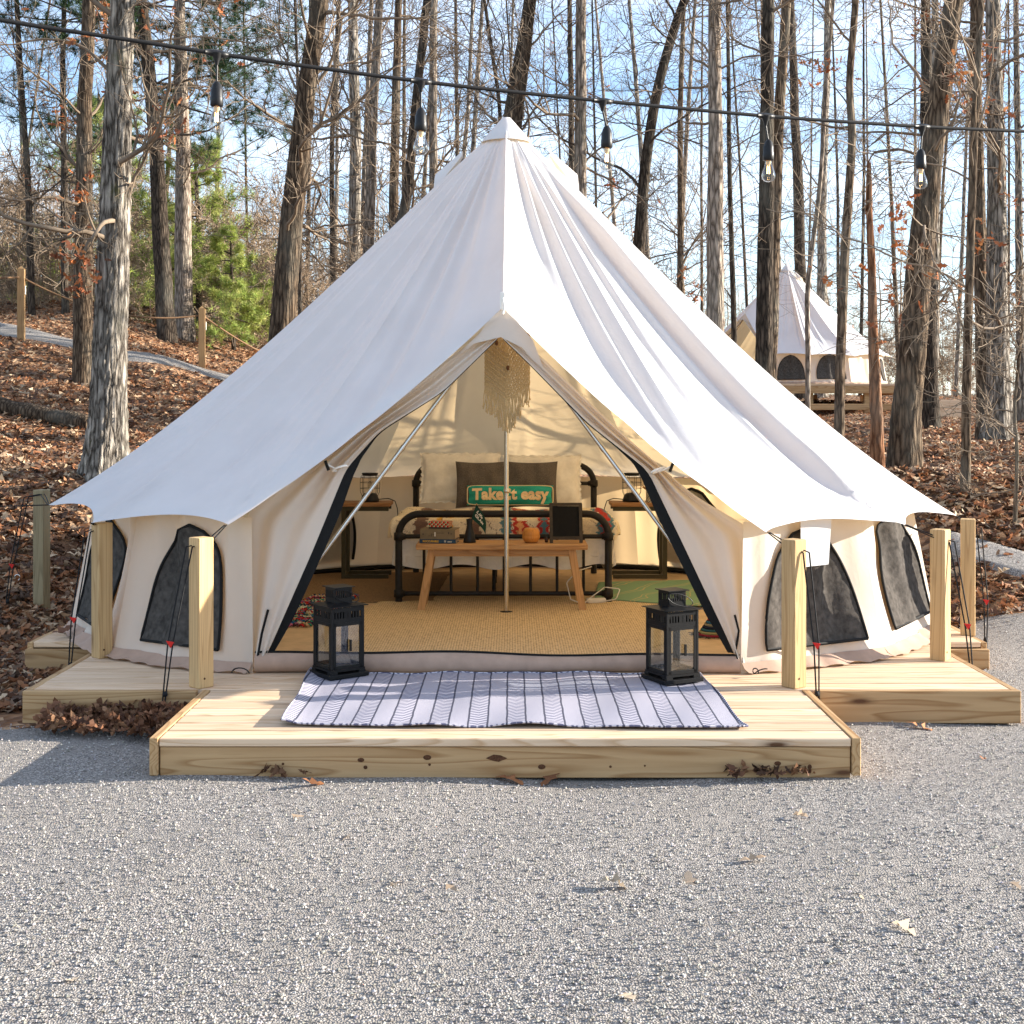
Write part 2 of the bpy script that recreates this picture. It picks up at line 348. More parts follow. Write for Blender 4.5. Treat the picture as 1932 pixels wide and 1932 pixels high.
# ------------------------------------------------------------------ mesh building
WO = {}
class MB:
    def __init__(s): s.V = []; s.L = []; s.T = []; s.S = []; s.C = []; s.n = 0
    def add(s, V, faces, smooth=False, col=None):
        "faces: array (k, m) of m-gons"
        V = np.asarray(V, float).reshape(-1, 3); faces = np.asarray(faces, int)
        s.V.append(V); s.L.append((faces + s.n).ravel()); s.T.append(np.full(len(faces), faces.shape[1])); s.S.append(np.full(len(faces), smooth))
        c = np.ones((len(V), 3)) if col is None else np.broadcast_to(np.asarray(col, float), (len(V), 3))
        s.C.append(c); s.n += len(V); return s
    def box(s, c, size, rz=0, col=None, rx=0, bev=0):
        hx, hy, hz = [d / 2 for d in size]
        if bev:
            b = min(bev, hx * .45, hy * .45, hz * .45); V = []
            for sx in (-1, 1):
                for sy in (-1, 1):
                    for sz in (-1, 1):
                        V += [(sx * hx, sy * (hy - b), sz * (hz - b)), (sx * (hx - b), sy * hy, sz * (hz - b)), (sx * (hx - b), sy * (hy - b), sz * hz)]
            V = np.array(V)
            def I(sx, sy, sz, k): return (((sx > 0) * 4 + (sy > 0) * 2 + (sz > 0)) * 3 + k)
            Q = []; Tn = []
            for k in range(3):
                a, b2 = [(1, 2), (0, 2), (0, 1)][k]
                for sg in (-1, 1):
                    loop = []
                    for (p, q) in ((-1, -1), (1, -1), (1, 1), (-1, 1)):
                        v = [0, 0, 0]; v[k] = sg; v[a] = p; v[b2] = q; loop.append(I(*v, k))
                    Q.append(loop)
            for ax in range(3):
                a, b2 = [(1, 2), (0, 2), (0, 1)][ax]
                for p in (-1, 1):
                    for q in (-1, 1):
                        v0 = [0, 0, 0]; v0[ax] = -1; v0[a] = p; v0[b2] = q; v1 = list(v0); v1[ax] = 1
                        Q.append([I(*v0, a), I(*v1, a), I(*v1, b2), I(*v0, b2)])
            for sx in (-1, 1):
                for sy in (-1, 1):
                    for sz in (-1, 1): Tn.append([I(sx, sy, sz, 0), I(sx, sy, sz, 1), I(sx, sy, sz, 2)])
        else:
            V = np.array([(x, y, z) for x in (-hx, hx) for y in (-hy, hy) for z in (-hz, hz)])
            Q = [(0, 1, 3, 2), (4, 6, 7, 5), (0, 4, 5, 1), (2, 3, 7, 6), (0, 2, 6, 4), (1, 5, 7, 3)]; Tn = None
        if rx: c_, s_ = math.cos(rx), math.sin(rx); V = V @ np.array([[1, 0, 0], [0, c_, s_], [0, -s_, c_]])
        if rz: c_, s_ = math.cos(rz), math.sin(rz); V = V @ np.array([[c_, s_, 0], [-s_, c_, 0], [0, 0, 1]])
        V = V + np.asarray(c, float); n0 = s.n
        s.add(V, Q, False, col)
        if Tn: s.L.append((np.array(Tn) + n0).ravel()); s.T.append(np.full(len(Tn), 3)); s.S.append(np.full(len(Tn), False))
        return s
    def beam(s, a, b, w, h, col=None):
        "rectangular bar from a to b"
        a = np.asarray(a, float); b = np.asarray(b, float); d = b - a; L = np.linalg.norm(d); d /= L
        up = np.array((0, 0, 1.)) if abs(d[2]) < .9 else np.array((0, 1., 0))
        u = np.cross(d, up); u /= np.linalg.norm(u); v = np.cross(u, d)
        V = [p + sx * u * w / 2 + sy * v * h / 2 for p in (a, b) for sx in (-1, 1) for sy in (-1, 1)]
        return s.add(V, [(0, 1, 3, 2), (4, 6, 7, 5), (0, 4, 5, 1), (2, 3, 7, 6), (0, 2, 6, 4), (1, 5, 7, 3)], False, col)
    def tubes(s, paths, radii, n=6, cap=False, col=None, smooth=True):
        paths = np.asarray(paths, float)
        if paths.ndim == 2: paths = paths[None]
        B, N, _ = paths.shape
        radii = np.broadcast_to(np.asarray(radii, float), (B, N))
        t = np.gradient(paths, axis=1); t /= np.linalg.norm(t, axis=2, keepdims=True) + 1e-9
        d = paths[:, -1] - paths[:, 0]; d = d / (np.linalg.norm(d, axis=1, keepdims=True) + 1e-9)
        ref = np.where(np.abs(d[:, 2:3]) > .75, np.array([[1., .13, 0]]), np.array([[.05, .03, 1.]]))[:, None, :]
        u = np.cross(t, ref); u /= np.linalg.norm(u, axis=2, keepdims=True) + 1e-9
        v = np.cross(t, u)
        a = np.arange(n) / n * 2 * np.pi
        V = paths[:, :, None, :] + radii[:, :, None, None] * (np.cos(a)[None, None, :, None] * u[:, :, None, :] + np.sin(a)[None, None, :, None] * v[:, :, None, :])
        idx = np.arange(B * N * n).reshape(B, N, n)
        q = np.stack([idx[:, :-1, :], np.roll(idx, -1, 2)[:, :-1, :], np.roll(idx, -1, 2)[:, 1:, :], idx[:, 1:, :]], -1).reshape(-1, 4)
        n0 = s.n
        s.add(V.reshape(-1, 3), q, smooth, col)
        if cap:
            for e in (0, N - 1):
                f = idx[:, e, :]; s.L.append((f + n0).ravel()); s.T.append(np.full(B, n)); s.S.append(np.full(B, False))
        return s
    def grid(s, V, col=None, smooth=True, wrap=False):
        V = np.asarray(V, float); a, b, _ = V.shape
        i = np.arange(a * b).reshape(a, b)
        q = np.stack([i[:-1, :-1], i[1:, :-1], i[1:, 1:], i[:-1, 1:]], -1).reshape(-1, 4)
        if wrap: q = np.concatenate([q, np.stack([i[:-1, -1], i[1:, -1], i[1:, 0], i[:-1, 0]], -1)])
        return s.add(V.reshape(-1, 3), q, smooth, None if col is None else np.asarray(col).reshape(-1, 3))
    def lathe(s, prof, c, n=24, col=None):
        a = np.arange(n) / n * 2 * np.pi; c = np.asarray(c, float)
        V = np.array([[(r * math.cos(t) + c[0], r * math.sin(t) + c[1], z + c[2]) for t in a] for r, z in prof])
        return s.grid(V, col, True, True)
    def build(s, name, mat, parent=None, loc=None):
        V = np.concatenate(s.V); L = np.concatenate(s.L); T = np.concatenate(s.T); S = np.concatenate(s.S)
        off = np.zeros(3)
        if parent is not None: off = WO.get(parent.name, np.zeros(3))
        if loc is not None: off = np.asarray(loc, float)
        V = V - off
        me = bpy.data.meshes.new(name)
        me.vertices.add(len(V)); me.vertices.foreach_set('co', V.astype(np.float32).ravel())
        me.loops.add(len(L)); me.loops.foreach_set('vertex_index', L.astype(np.int32))
        me.polygons.add(len(T)); st = np.concatenate([[0], np.cumsum(T)[:-1]])
        me.polygons.foreach_set('loop_start', st.astype(np.int32)); me.polygons.foreach_set('loop_total', T.astype(np.int32))
        me.polygons.foreach_set('use_smooth', S)
        me.update(calc_edges=True)
        C = np.concatenate(s.C)
        if (C != 1).any():
            at = me.color_attributes.new('Col', 'FLOAT_COLOR', 'POINT')
            at.data.foreach_set('color', np.concatenate([C, np.ones((len(C), 1))], 1).astype(np.float32).ravel())
        me.materials.append(M[mat] if isinstance(mat, str) else mat)
        o = bpy.data.objects.new(name, me); COL.objects.link(o)
        if parent is not None: o.parent = parent; WO[o.name] = off
        else:
            o.location = tuple(off); WO[o.name] = off
        return o
def inst(o, name, loc, parent=None):
    "another object with the same mesh"
    c = bpy.data.objects.new(name, o.data); COL.objects.link(c); c.parent = parent
    c.location = Vector(tuple(loc)) - (Vector(tuple(WO.get(parent.name, (0, 0, 0)))) if parent else Vector((0, 0, 0)))
    return c
def thing(name, label, cat, loc=(0, 0, 0), rz=0, group=None):
    o = bpy.data.objects.new(name, None); COL.objects.link(o); o.location = loc; o.rotation_euler = (0, 0, rz)
    o.empty_display_size = .1
    o['label'] = label; o['category'] = cat
    if group: o['group'] = group
    WO[o.name] = np.array(loc, float) if rz == 0 else np.zeros(3)
    return o
def tag(o, label, cat, group=None):
    o['label'] = label; o['category'] = cat
    if group: o['group'] = group
    return o
def kind(o, k): o['kind'] = k; return o
def text_mesh(body, size, bold=0.0, extrude=.0008, italic=0, space=1.0):
    cu = bpy.data.curves.new('lettering', 'FONT'); cu.body = body; cu.size = size; cu.offset = bold; cu.extrude = extrude; cu.shear = italic
    cu.align_x = 'CENTER'; cu.align_y = 'CENTER'; cu.space_character = space; cu.resolution_u = 3
    o = bpy.data.objects.new('lettering', cu); COL.objects.link(o)
    dg = bpy.context.evaluated_depsgraph_get(); me = bpy.data.meshes.new_from_object(o.evaluated_get(dg))
    bpy.data.objects.remove(o); bpy.data.curves.remove(cu)
    return me
def text_obj(name, me, mat, parent, fn):
    "fn maps flat (x, y, h) to a local 3-D point"
    for v in me.vertices: v.co = Vector(tuple(fn(v.co.x, v.co.y, v.co.z)))
    me.materials.clear(); me.materials.append(M[mat])
    o = bpy.data.objects.new(name, me); COL.objects.link(o); o.parent = parent
    return o

# ------------------------------------------------------------------ ground, gravel, paths
def spaced(a, b, fine, grow, centre=0):
    out = [0.0]; st = fine
    while out[-1] < max(abs(a - centre), abs(b - centre)): out.append(out[-1] + st); st *= grow
    p = np.array(out); return np.unique(np.concatenate([centre - p[::-1], centre + p]).clip(a, b))
gx = spaced(-420, 420, .22, 1.028); gy = spaced(-60, 620, .22, 1.022, -1.0)
XX, YY = np.meshgrid(gx, gy)
kind(MB().grid(np.stack([XX, YY, terrain(XX, YY)], -1)).build('ground', 'ground'), 'structure')
def yard_edge(x):
    return np.interp(x, [-14, -6, -2.4, 0, 2.4, 3.3, 4.2, 7, 14], [-2.9, -2.75, -2.35, -1.5, -.4, .35, .75, 1.0, 1.2]) + .10 * np.sin(x * 3.1) + .06 * np.sin(x * 7.7 + 1)
xs = np.linspace(-14, 14, 180); vs = np.linspace(0, 1, 90) ** .8
ye = yard_edge(xs)
GY = -30 + (ye[:, None] + 30) * vs[None, :]; GX = np.repeat(xs[:, None], 90, 1)
GZ = terrain(GX, GY) + .026 + .012 * np.sin(GX * 1.9 + GY * .7) * np.sin(GY * 1.3 - GX * .4) + .006 * np.sin(GX * 5.1 - GY * 4.3)
GZ[:, -1] -= .035
kind(MB().grid(np.stack([GX, GY, GZ], -1)).build('gravel_yard', 'gravel'), 'structure')
def path_strip(name, up, lo):
    up = [G(*p) for p in up]; lo = [G(*p) for p in lo]
    def dense(q):
        q = np.array(q); t = np.linspace(0, len(q) - 1, 40); return np.stack([np.interp(t, np.arange(len(q)), q[:, i]) for i in range(3)], 1)
    a, b = dense(lo), dense(up); w = np.linspace(0, 1, 10)
    V = a[:, None] * (1 - w[None, :, None]) + b[:, None] * w[None, :, None]
    V[..., 2] = terrain(V[..., 0], V[..., 1]) + .035
    V[:, 0, 2] -= .06; V[:, -1, 2] -= .06
    return kind(MB().grid(V).build(name, 'gravel'), 'structure')
path_strip('gravel_path', [(-160, 575), (0, 610), (143, 643), (240, 665), (447, 711), (560, 735)], [(-160, 602), (0, 634), (143, 660), (240, 683), (433, 722), (560, 748)])
path_strip('gravel_path', [(1760, 1003), (1832, 1016), (1932, 1043), (2080, 1090)], [(1780, 1055), (1830, 1067), (1932, 1095), (2080, 1150)])

def leaf_batch(mb, pos, size, seed, flat=.35, palette=None, lift=.5):
    "curled, lobed dry leaves: 12 verts, 10 faces each"
    r = np.random.default_rng(seed); n = len(pos)
    out = np.array([(0, -1), (.32, -.45), (.16, -.2), (.55, .12), (.20, .28), (.28, .70), (0, 1.0), (-.28, .70), (-.20, .28), (-.55, .12), (-.16, -.2), (-.32, -.45)])
    k = len(out)
    o3 = np.zeros((n, k, 3)); s = size * r.uniform(.6, 1.35, n)
    o3[..., 0] = out[:, 0] * s[:, None] * .62 * r.uniform(.7, 1.2, n)[:, None]; o3[..., 1] = out[:, 1] * s[:, None] * .62
    curl = r.uniform(-1.2, 2.2, n)[:, None]; c2 = r.uniform(-.6, 1.0, n)[:, None]
    o3[..., 2] = (np.abs(out[:, 0])[None] * curl * .55 + out[:, 1][None] ** 2 * c2 * .4) * s[:, None] * .62
    az = r.uniform(0, 2 * np.pi, n); tx = r.normal(0, flat, n); ty = r.normal(0, flat, n)
    cz, sz = np.cos(az)[:, None], np.sin(az)[:, None]
    x, y, z = o3[..., 0], o3[..., 1], o3[..., 2]
    y, z = y * np.cos(tx)[:, None] - z * np.sin(tx)[:, None], y * np.sin(tx)[:, None] + z * np.cos(tx)[:, None]
    x, z = x * np.cos(ty)[:, None] + z * np.sin(ty)[:, None], -x * np.sin(ty)[:, None] + z * np.cos(ty)[:, None]
    x, y = x * cz - y * sz, x * sz + y * cz
    V = np.stack([x, y, z], -1) + pos[:, None, :]
    V[..., 2] += (s * lift * .25)[:, None]
    pal = np.array(palette if palette is not None else [(.34, .17, .085), (.25, .115, .055), (.46, .30, .18), (.13, .065, .04), (.54, .40, .26), (.36, .15, .065), (.22, .14, .09), (.10, .06, .04)])
    c = pal[r.integers(0, len(pal), n)] * r.uniform(.7, 1.2, n)[:, None]
    col = np.repeat(c[:, None, :], k, 1)
    base = np.arange(n)[:, None] * k
    F4 = np.concatenate([base + np.array(q)[None] for q in ([1, 2, 10, 11], [2, 3, 9, 10], [3, 4, 8, 9], [4, 5, 7, 8])])
    n0 = mb.n
    mb.add(V.reshape(-1, 3), F4, False, col.reshape(-1, 3))
    F3 = np.concatenate([base + np.array(q)[None] for q in ([0, 1, 11], [5, 6, 7])])
    mb.L.append((F3 + n0).ravel()); mb.T.append(np.full(len(F3), 3)); mb.S.append(np.full(len(F3), False))
def scatter_leaves(name, n, zr, xr, size, seed, keep=None):
    r = np.random.default_rng(seed)
    z = zr[0] * (zr[1] / zr[0]) ** r.uniform(0, 1, n); xp = r.uniform(xr[0], xr[1], n)
    X = CAMX + (xp - 966) / F * z; Y = z + CAMY
    ok = ~((np.abs(X) < 2.6) & (Y < 3.0)) & (Y > yard_edge(np.clip(X, -14, 14)) + r.normal(0, .12, n))
    if keep is not None: ok &= keep(X, Y)
    X, Y = X[ok], Y[ok]
    mb = MB(); leaf_batch(mb, np.stack([X, Y, terrain(X, Y)], 1), size, seed)
    return kind(mb.build(name, 'leaf'), 'stuff')
def off_path(X, Y):
    z = Y - CAMY; yp = HOR + (CAMZ - terrain(X, Y)) / z * F; xp = 966 + (X - CAMX) / z * F
    a = np.interp(xp, [0, 143, 240, 447], [608, 641, 663, 709]); b = np.interp(xp, [0, 143, 240, 433], [636, 662, 685, 724])
    c = np.interp(xp, [1760, 1832, 1932], [1003, 1016, 1043]); d = np.interp(xp, [1760, 1830, 1932], [1050, 1065, 1093])
    on = ((yp > a) & (yp < b) & (xp < 600)) | ((yp > c) & (yp < d) & (xp > 1700))
    return ~on | (rng.uniform(0, 1, len(X)) < .06)
scatter_leaves('leaf_litter', 26000, (8.2, 34), (-120, 640), .105, 3, off_path)
scatter_leaves('leaf_litter', 24000, (9.2, 46), (1500, 2060), .105, 4, off_path)
o = scatter_leaves('leaf_litter', 3800, (7.1, 9.6), (-60, 240), .10, 5)
# drifts of leaves caught against the deck
mb = MB(); r = np.random.default_rng(12)
X = -1.55 - .75 * r.uniform(0, 1, 700) ** 1.5; Y = -2.53 - .42 * r.uniform(0, 1, 700) ** 1.4 * (1 + .5 * (X + 1.55))
leaf_batch(mb, np.stack([X, Y, .03 + r.uniform(0, .06, 700) * sstep(-3.0, -2.6, Y)], 1), .07, 31, .7, [(.16, .07, .035), (.22, .10, .05), (.10, .045, .025), (.28, .15, .08)])
X = r.uniform(.98, 1.36, 34); leaf_batch(mb, np.stack([X, -3.545 + r.normal(0, .02, 34), .02 + r.uniform(0, .02, 34)], 1), .058, 32, .9, [(.12, .055, .03), (.20, .10, .05), (.07, .035, .02)])  # leaf colours darkened to stand for shade at the platform front
X = r.uniform(-1.12, -.85, 9); leaf_batch(mb, np.stack([X, -3.55 + r.normal(0, .02, 9), .02 + r.uniform(0, .01, 9)], 1), .06, 33, .9, [(.12, .055, .03), (.20, .10, .05)])  # shade put into these leaf browns too
kind(mb.build('leaf_drift', 'leaf'), 'stuff')
# loose stones lying on the gravel
r = np.random.default_rng(5); n = 34000
z = 3.2 * (10.2 / 3.2) ** r.uniform(0, 1, n); xp = r.uniform(-80, 2010, n)
X = CAMX + (xp - 966) / F * z; Y = z + CAMY
ok = (Y < yard_edge(X) - .05) & ~((np.abs(X) < 2.6) & (Y > -2.52)) & ~((np.abs(X) < 1.56) & (Y > -3.55))
X, Y = X[ok], Y[ok]; n = len(X)
oc = np.array([(1, 0, 0), (-1, 0, 0), (0, 1, 0), (0, -1, 0), (0, 0, 1), (0, 0, -1)], float)
V = oc[None] * r.uniform(.55, 1.25, (n, 6, 1)) + r.normal(0, .18, (n, 6, 3))
V *= r.uniform(.003, .0068, (n, 1, 1)); V[..., 2] *= .75
V += np.stack([X, Y, terrain(X, Y) + .030 + .012 * np.sin(X * 1.9 + Y * .7) * np.sin(Y * 1.3 - X * .4) + .006 * np.sin(X * 5.1 - Y * 4.3)], 1)[:, None, :]
Fq = np.array([(0, 2, 4), (2, 1, 4), (1, 3, 4), (3, 0, 4), (2, 0, 5), (1, 2, 5), (3, 1, 5), (0, 3, 5)])
g = r.uniform(.16, .50, n); c = np.stack([g, g * r.uniform(.88, .97, n), g * r.uniform(.78, .93, n)], 1)
kind(MB().add(V.reshape(-1, 3), (np.arange(n)[:, None, None] * 6 + Fq[None]).reshape(-1, 3), False, np.repeat(c, 6, 0)).build('loose_stones', 'stone'), 'stuff')

# ------------------------------------------------------------------ decks
DZ = .17
BW, GAP, BT = .136, .009, .036
def board_rows(parent, x0, x1, y0, y1, proto, mat='deck', seed=0):
    r = random.Random(seed); y = y0; L = x1 - x0
    while y < y1 - .03:
        w = min(BW, y1 - y)
        key = (round(L, 3), round(w, 3), mat)
        c = ((x0 + x1) / 2, y + w / 2, DZ - BT / 2 + r.uniform(-.0015, .0015))
        if key not in proto:
            o = MB().box((0, 0, 0), (L, w, BT), bev=.004).build('board', mat); proto[key] = o
            o.parent = parent; o.location = Vector(c) - Vector(tuple(WO[parent.name]))
        else: inst(proto[key], 'board', c, parent)
        y += BW + GAP
deck = thing('tent_deck', 'large low pine deck carrying the open bell tent', 'deck', (0, 0, 0))
protos = {}
FY, DXL, DXR = -2.50, -2.42, 2.60
board_rows(deck, DXL, DXR, FY + .005, -1.13, protos, seed=1)
board_rows(deck, -2.92, 2.94, -1.12, 1.60, protos, seed=2)
board_rows(deck, -2.3, 2.3, 1.61, 2.75, protos, seed=3)
def fascia(parent, a, b, h, t, top, mat, nm='fascia_board'):
    a = np.array(a, float); b = np.array(b, float); c = (a + b) / 2
    sx, sy = abs(b[0] - a[0]) or t, abs(b[1] - a[1]) or t
    o = MB().box((0, 0, 0), (sx, sy, h), bev=.003).build(nm, mat); o.parent = parent
    o.location = Vector((c[0], c[1], top - h / 2)) - Vector(tuple(WO[parent.name])); return o
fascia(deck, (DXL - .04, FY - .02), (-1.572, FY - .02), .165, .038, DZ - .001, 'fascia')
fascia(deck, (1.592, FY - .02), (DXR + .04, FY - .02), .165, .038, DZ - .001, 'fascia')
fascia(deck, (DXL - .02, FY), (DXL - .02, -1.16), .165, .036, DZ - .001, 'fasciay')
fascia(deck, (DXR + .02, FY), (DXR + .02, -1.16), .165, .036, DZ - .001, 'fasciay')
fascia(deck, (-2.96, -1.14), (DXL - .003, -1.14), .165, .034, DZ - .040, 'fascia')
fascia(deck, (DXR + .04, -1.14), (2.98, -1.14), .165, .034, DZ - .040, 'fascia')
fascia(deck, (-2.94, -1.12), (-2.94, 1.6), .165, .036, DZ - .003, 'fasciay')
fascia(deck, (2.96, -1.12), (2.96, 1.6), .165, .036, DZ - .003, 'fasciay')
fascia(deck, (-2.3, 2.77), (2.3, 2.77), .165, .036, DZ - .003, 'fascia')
for (x, y) in ((-2.2, -2.42), (-1.9, -2.42), (1.75, -2.42), (2.0, -2.40), (2.55, -2.42), (2.5, -1.3), (-2.3, -1.3)):
    MB().box((x, y, .0), (.09, .14, .06)).build('foot_block', 'fascia', deck)
step = thing('deck_step', 'low pine entry platform with knotty front board under the striped rug', 'platform', (0, 0, 0))
SX0, SX1, SY0, SY1 = -1.50, 1.52, -3.52, -2.525
protos2 = {}
board_rows(step, SX0, SX1, SY0 + .004, SY1, protos2, seed=5)
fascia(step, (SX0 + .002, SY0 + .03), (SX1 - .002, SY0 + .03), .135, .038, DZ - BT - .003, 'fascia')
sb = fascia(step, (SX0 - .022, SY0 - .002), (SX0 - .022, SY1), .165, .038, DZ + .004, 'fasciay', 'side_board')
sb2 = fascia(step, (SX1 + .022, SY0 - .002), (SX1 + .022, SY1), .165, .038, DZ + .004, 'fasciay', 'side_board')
# dark knots and nail heads on the front board
KN = []
for (x, z, rx, rz_) in ((-.62, .075, .010, .007), (-.33, .086, .012, .008), (-.60, .043, .006, .006), (-.32, .055, .004, .004), (.17, .045, .011, .008), (-.96, .058, .004, .004), (.47, .046, .004, .004), (1.2, .06, .010, .007), (1.34, .045, .006, .008), (.62, .05, .003, .003)):
    a = np.arange(14) / 14 * 2 * np.pi
    V = np.stack([x + rx * 1.5 * np.cos(a), np.full(14, SY0 + .0095), z + rz_ * 1.4 * np.sin(a)], 1)
    KN.append(MB().add(np.concatenate([V, [(x, SY0 + .0085, z)]]), [(i, (i + 1) % 14, 14) for i in range(14)]))
kx, kz = 0.0 - .03, .083
KN.append(MB().add([(kx - .045, SY0 + .0088, kz), (kx - .01, SY0 + .0088, kz + .016), (kx + .02, SY0 + .0088, kz + .013), (kx + .05, SY0 + .0088, kz), (kx + .012, SY0 + .0088, kz - .016), (kx - .012, SY0 + .0088, kz - .012)], [(0, 1, 2, 3, 4, 5)]))
M['knot'] = plain('knot_brown', (.085, .035, .015), .8, var=.5, nscale=120)
for k_ in KN: k_.build('knot', 'knot', step)

# ------------------------------------------------------------------ bell tent
AP = np.array((0, 0, 3.635))
PK = np.array((-.012, -1.75, 2.19))
def az_pt(a, rad, z): return np.array((rad * math.sin(R(a)), -rad * math.cos(R(a)), z))
EAVES = [np.array((-1.455, -2.32, 1.0)), az_pt(-54.5, 2.92, .955), az_pt(-77.5, 3.06, .985), az_pt(-104, 3.0, .98), az_pt(-130, 2.95, .98), az_pt(-155, 2.9, .98),
         az_pt(180, 2.9, .98), az_pt(155, 2.9, .98), az_pt(130, 2.95, .98), az_pt(104, 3.0, .97), az_pt(76.5, 3.02, .915), az_pt(53.5, 2.86, .945), np.array((1.37, -2.36, .965))]
WT = [np.array((-1.37, -2.13, 1.02))] + [e * np.array((.905, .905, 0)) + np.array((0, 0, 1.015)) for e in EAVES[1:-1]] + [np.array((1.29, -2.15, 1.0))]
WBASE = [np.array((-1.37, -2.09, DZ))] + [e * np.array((.957, .957, 0)) + np.array((0, 0, DZ)) for e in EAVES[1:-1]] + [np.array((1.285, -2.10, DZ))]
def sag(t): return 1.0 * t ** 1.7 * (1 - t)
def roof_grid(B0, B1, k0, k1, seed, fold, nfold, nu=44, nt=60, scal=.10, free=False, extra=()):
    r = np.random.default_rng(seed)
    u = np.linspace(0, 1, nu)[:, None]; t = np.linspace(0.0, 1, nt)[None, :]
    B = B0 * (1 - u)[..., None] + B1 * u[..., None]            # (nu,1,3)
    arch = 4 * u * (1 - u)
    rad = B.copy(); rad[..., 2] = 0; rad /= np.linalg.norm(rad, axis=-1, keepdims=True) + 1e-9
    if not free: B = B - rad * (scal * arch)[..., None]; B[..., 2] += .045 * arch
    else: B[..., 2] -= .06 * arch; B[..., 1] += .02 * arch
    V = AP + t[..., None] * (B - AP)
    V[..., 2] -= sag(t) * (k0 * (1 - u) + k1 * u)
    nrm = np.cross(B1 - AP, B0 - AP); nrm /= np.linalg.norm(nrm)
    if nrm[2] < 0: nrm = -nrm
    d = -.055 * arch * np.sin(np.pi * t ** 1.2)
    for i in range(nfold):
        c = r.uniform(.12, .88); w = r.uniform(.03, .075); drift = r.uniform(-.10, .10); ph = r.uniform(0, 6)
        x = (u - c - drift * (t - .5) - .012 * np.sin(5 * t + ph)) / w
        a = fold * r.uniform(.5, 1.2)
        ridge = np.exp(-np.abs(x) ** 1.5) - .55 * np.exp(-((x - 1.5) ** 2)) - .25 * np.exp(-((x + 1.6) ** 2))
        win = sstep(0, .18, t) * (1 - sstep(r.uniform(.7, .85), 1.0, t)) * sstep(0, .1, u) * sstep(1, .9, u)
        d = d + a * ridge * win * (.35 + t)
    for (u0, u1, w0, w1, a, t0, t1) in extra:        # long drape folds
        w = w0 + (w1 - w0) * t; x = (u - (u0 + (u1 - u0) * t) - .006 * np.sin(9 * t + u0 * 20)) / w
        win = sstep(t0, t0 + .2, t) * (1 - sstep(t1 - .2, t1, t)) * sstep(0, .03, u) * sstep(1, .97, u)
        d = d + a * (np.exp(-x * x) - .6 * np.exp(-((x - 1.9) ** 2) / 1.6) - .3 * np.exp(-((x + 1.9) ** 2) / 1.6)) * win
    # tension creases running into the lower corners
    for (uc, s_) in ((0, 1), (1, -1)):
        dist = np.hypot((u - uc) * 1.2, (1 - t)); ang = np.arctan2(1 - t, np.abs(u - uc) + 1e-3)
        d = d + .012 * np.sin(ang * 15 + seed) * np.exp(-(dist / .16) ** 2) * (0 if free else 1) * sstep(0, .05, np.abs(u - uc))
    return V + d[..., None] * nrm
def wall_fn(k, tops, bases):
    T0, T1, B0, B1 = tops[k], tops[k + 1], bases[k], bases[k + 1]
    r = np.random.default_rng(40 + k); ph = r.uniform(0, 6, 5)
    nrm = np.cross(T1 - T0, B0 - T0); nrm /= np.linalg.norm(nrm)
    if nrm @ ((T0 + T1) * np.array((.5, .5, 0))) < 0: nrm = -nrm
    def f(s, h, off=0.0):
        s = np.asarray(s, float); h = np.asarray(h, float)
        p = (B0 * (1 - s)[..., None] + B1 * s[..., None]) * (1 - h)[..., None] + (T0 * (1 - s)[..., None] + T1 * s[..., None]) * h[..., None]
        w = 4 * s * (1 - s)
        d = (.028 * np.sin(s * 17 + ph[0] + h * 1.2) * w * (.4 + .6 * h) + .012 * np.sin(s * 31 + ph[1] - h * 2) * w + .02 * np.sin(h * 4 + s * 5 + ph[2]) * w - .04 * w * np.sin(np.pi * h))
        d = d + .05 * (1 - h) ** 4 * w + off
        return p + d[..., None] * nrm
    return f
def arch_outline(s0, s1, h0, h1, n=40):
    y = np.linspace(0, 1, n // 2); w = (1 - y ** 2.7) ** .58
    c, hw = (s0 + s1) / 2, (s1 - s0) / 2
    S = np.concatenate([c - hw * w, (c + hw * w)[::-1]]); H = np.concatenate([h0 + (h1 - h0) * y, (h0 + (h1 - h0) * y)[::-1]])
    return S, H
def door_pt(x, y, dy=0.0):
    "point on the leaning plane of the door"
    z = 7.3
    for _ in range(30):
        p = P(x, y, z); Yd = -2.09 + .34 * (p[2] - .2) / 2 + dy
        z += (Yd - p[1]) * .9
    return P(x, y, z)
def flap(side, outer, inner, seed):
    r = np.random.default_rng(seed)
    def poly(pts, n):
        pts = np.array(pts, float); t = np.linspace(0, 1, n)
        seg = np.concatenate([[0], np.cumsum(np.linalg.norm(np.diff(pts, axis=0), axis=1))]); seg /= seg[-1]
        return np.stack([np.interp(t, seg, pts[:, i]) for i in range(3)], 1)
    nv, nw = 70, 26
    O = poly(outer, nv); I = poly(inner, nv)
    for _ in range(3):
        O[1:-1] = (O[:-2] + 2 * O[1:-1] + O[2:]) / 4; I[1:-1] = (I[:-2] + 2 * I[1:-1] + I[2:]) / 4
    w = np.linspace(0, 1, nw)[None, :, None]; v = np.linspace(0, 1, nv)[:, None]
    V = O[:, None] * (1 - w) + I[:, None] * w
    W = w[..., 0]; tie = .46
    fold = .030 * np.sin(W * 15 + 1.0 + 3.5 * (v - tie)) * sstep(0, .25, W) * (.35 + np.exp(-((v - tie) / .22) ** 2))
    fold += .02 * np.sin(W * 26 + seed + 6 * v) * np.exp(-((v - tie) / .12) ** 2) * W
    fold += .035 * np.sin(np.pi * W) * sstep(.45, .8, v)
    V[..., 1] -= fold
    V[..., 1] -= .03 * np.exp(-((W - 1) / .08) ** 2)
    return V, I
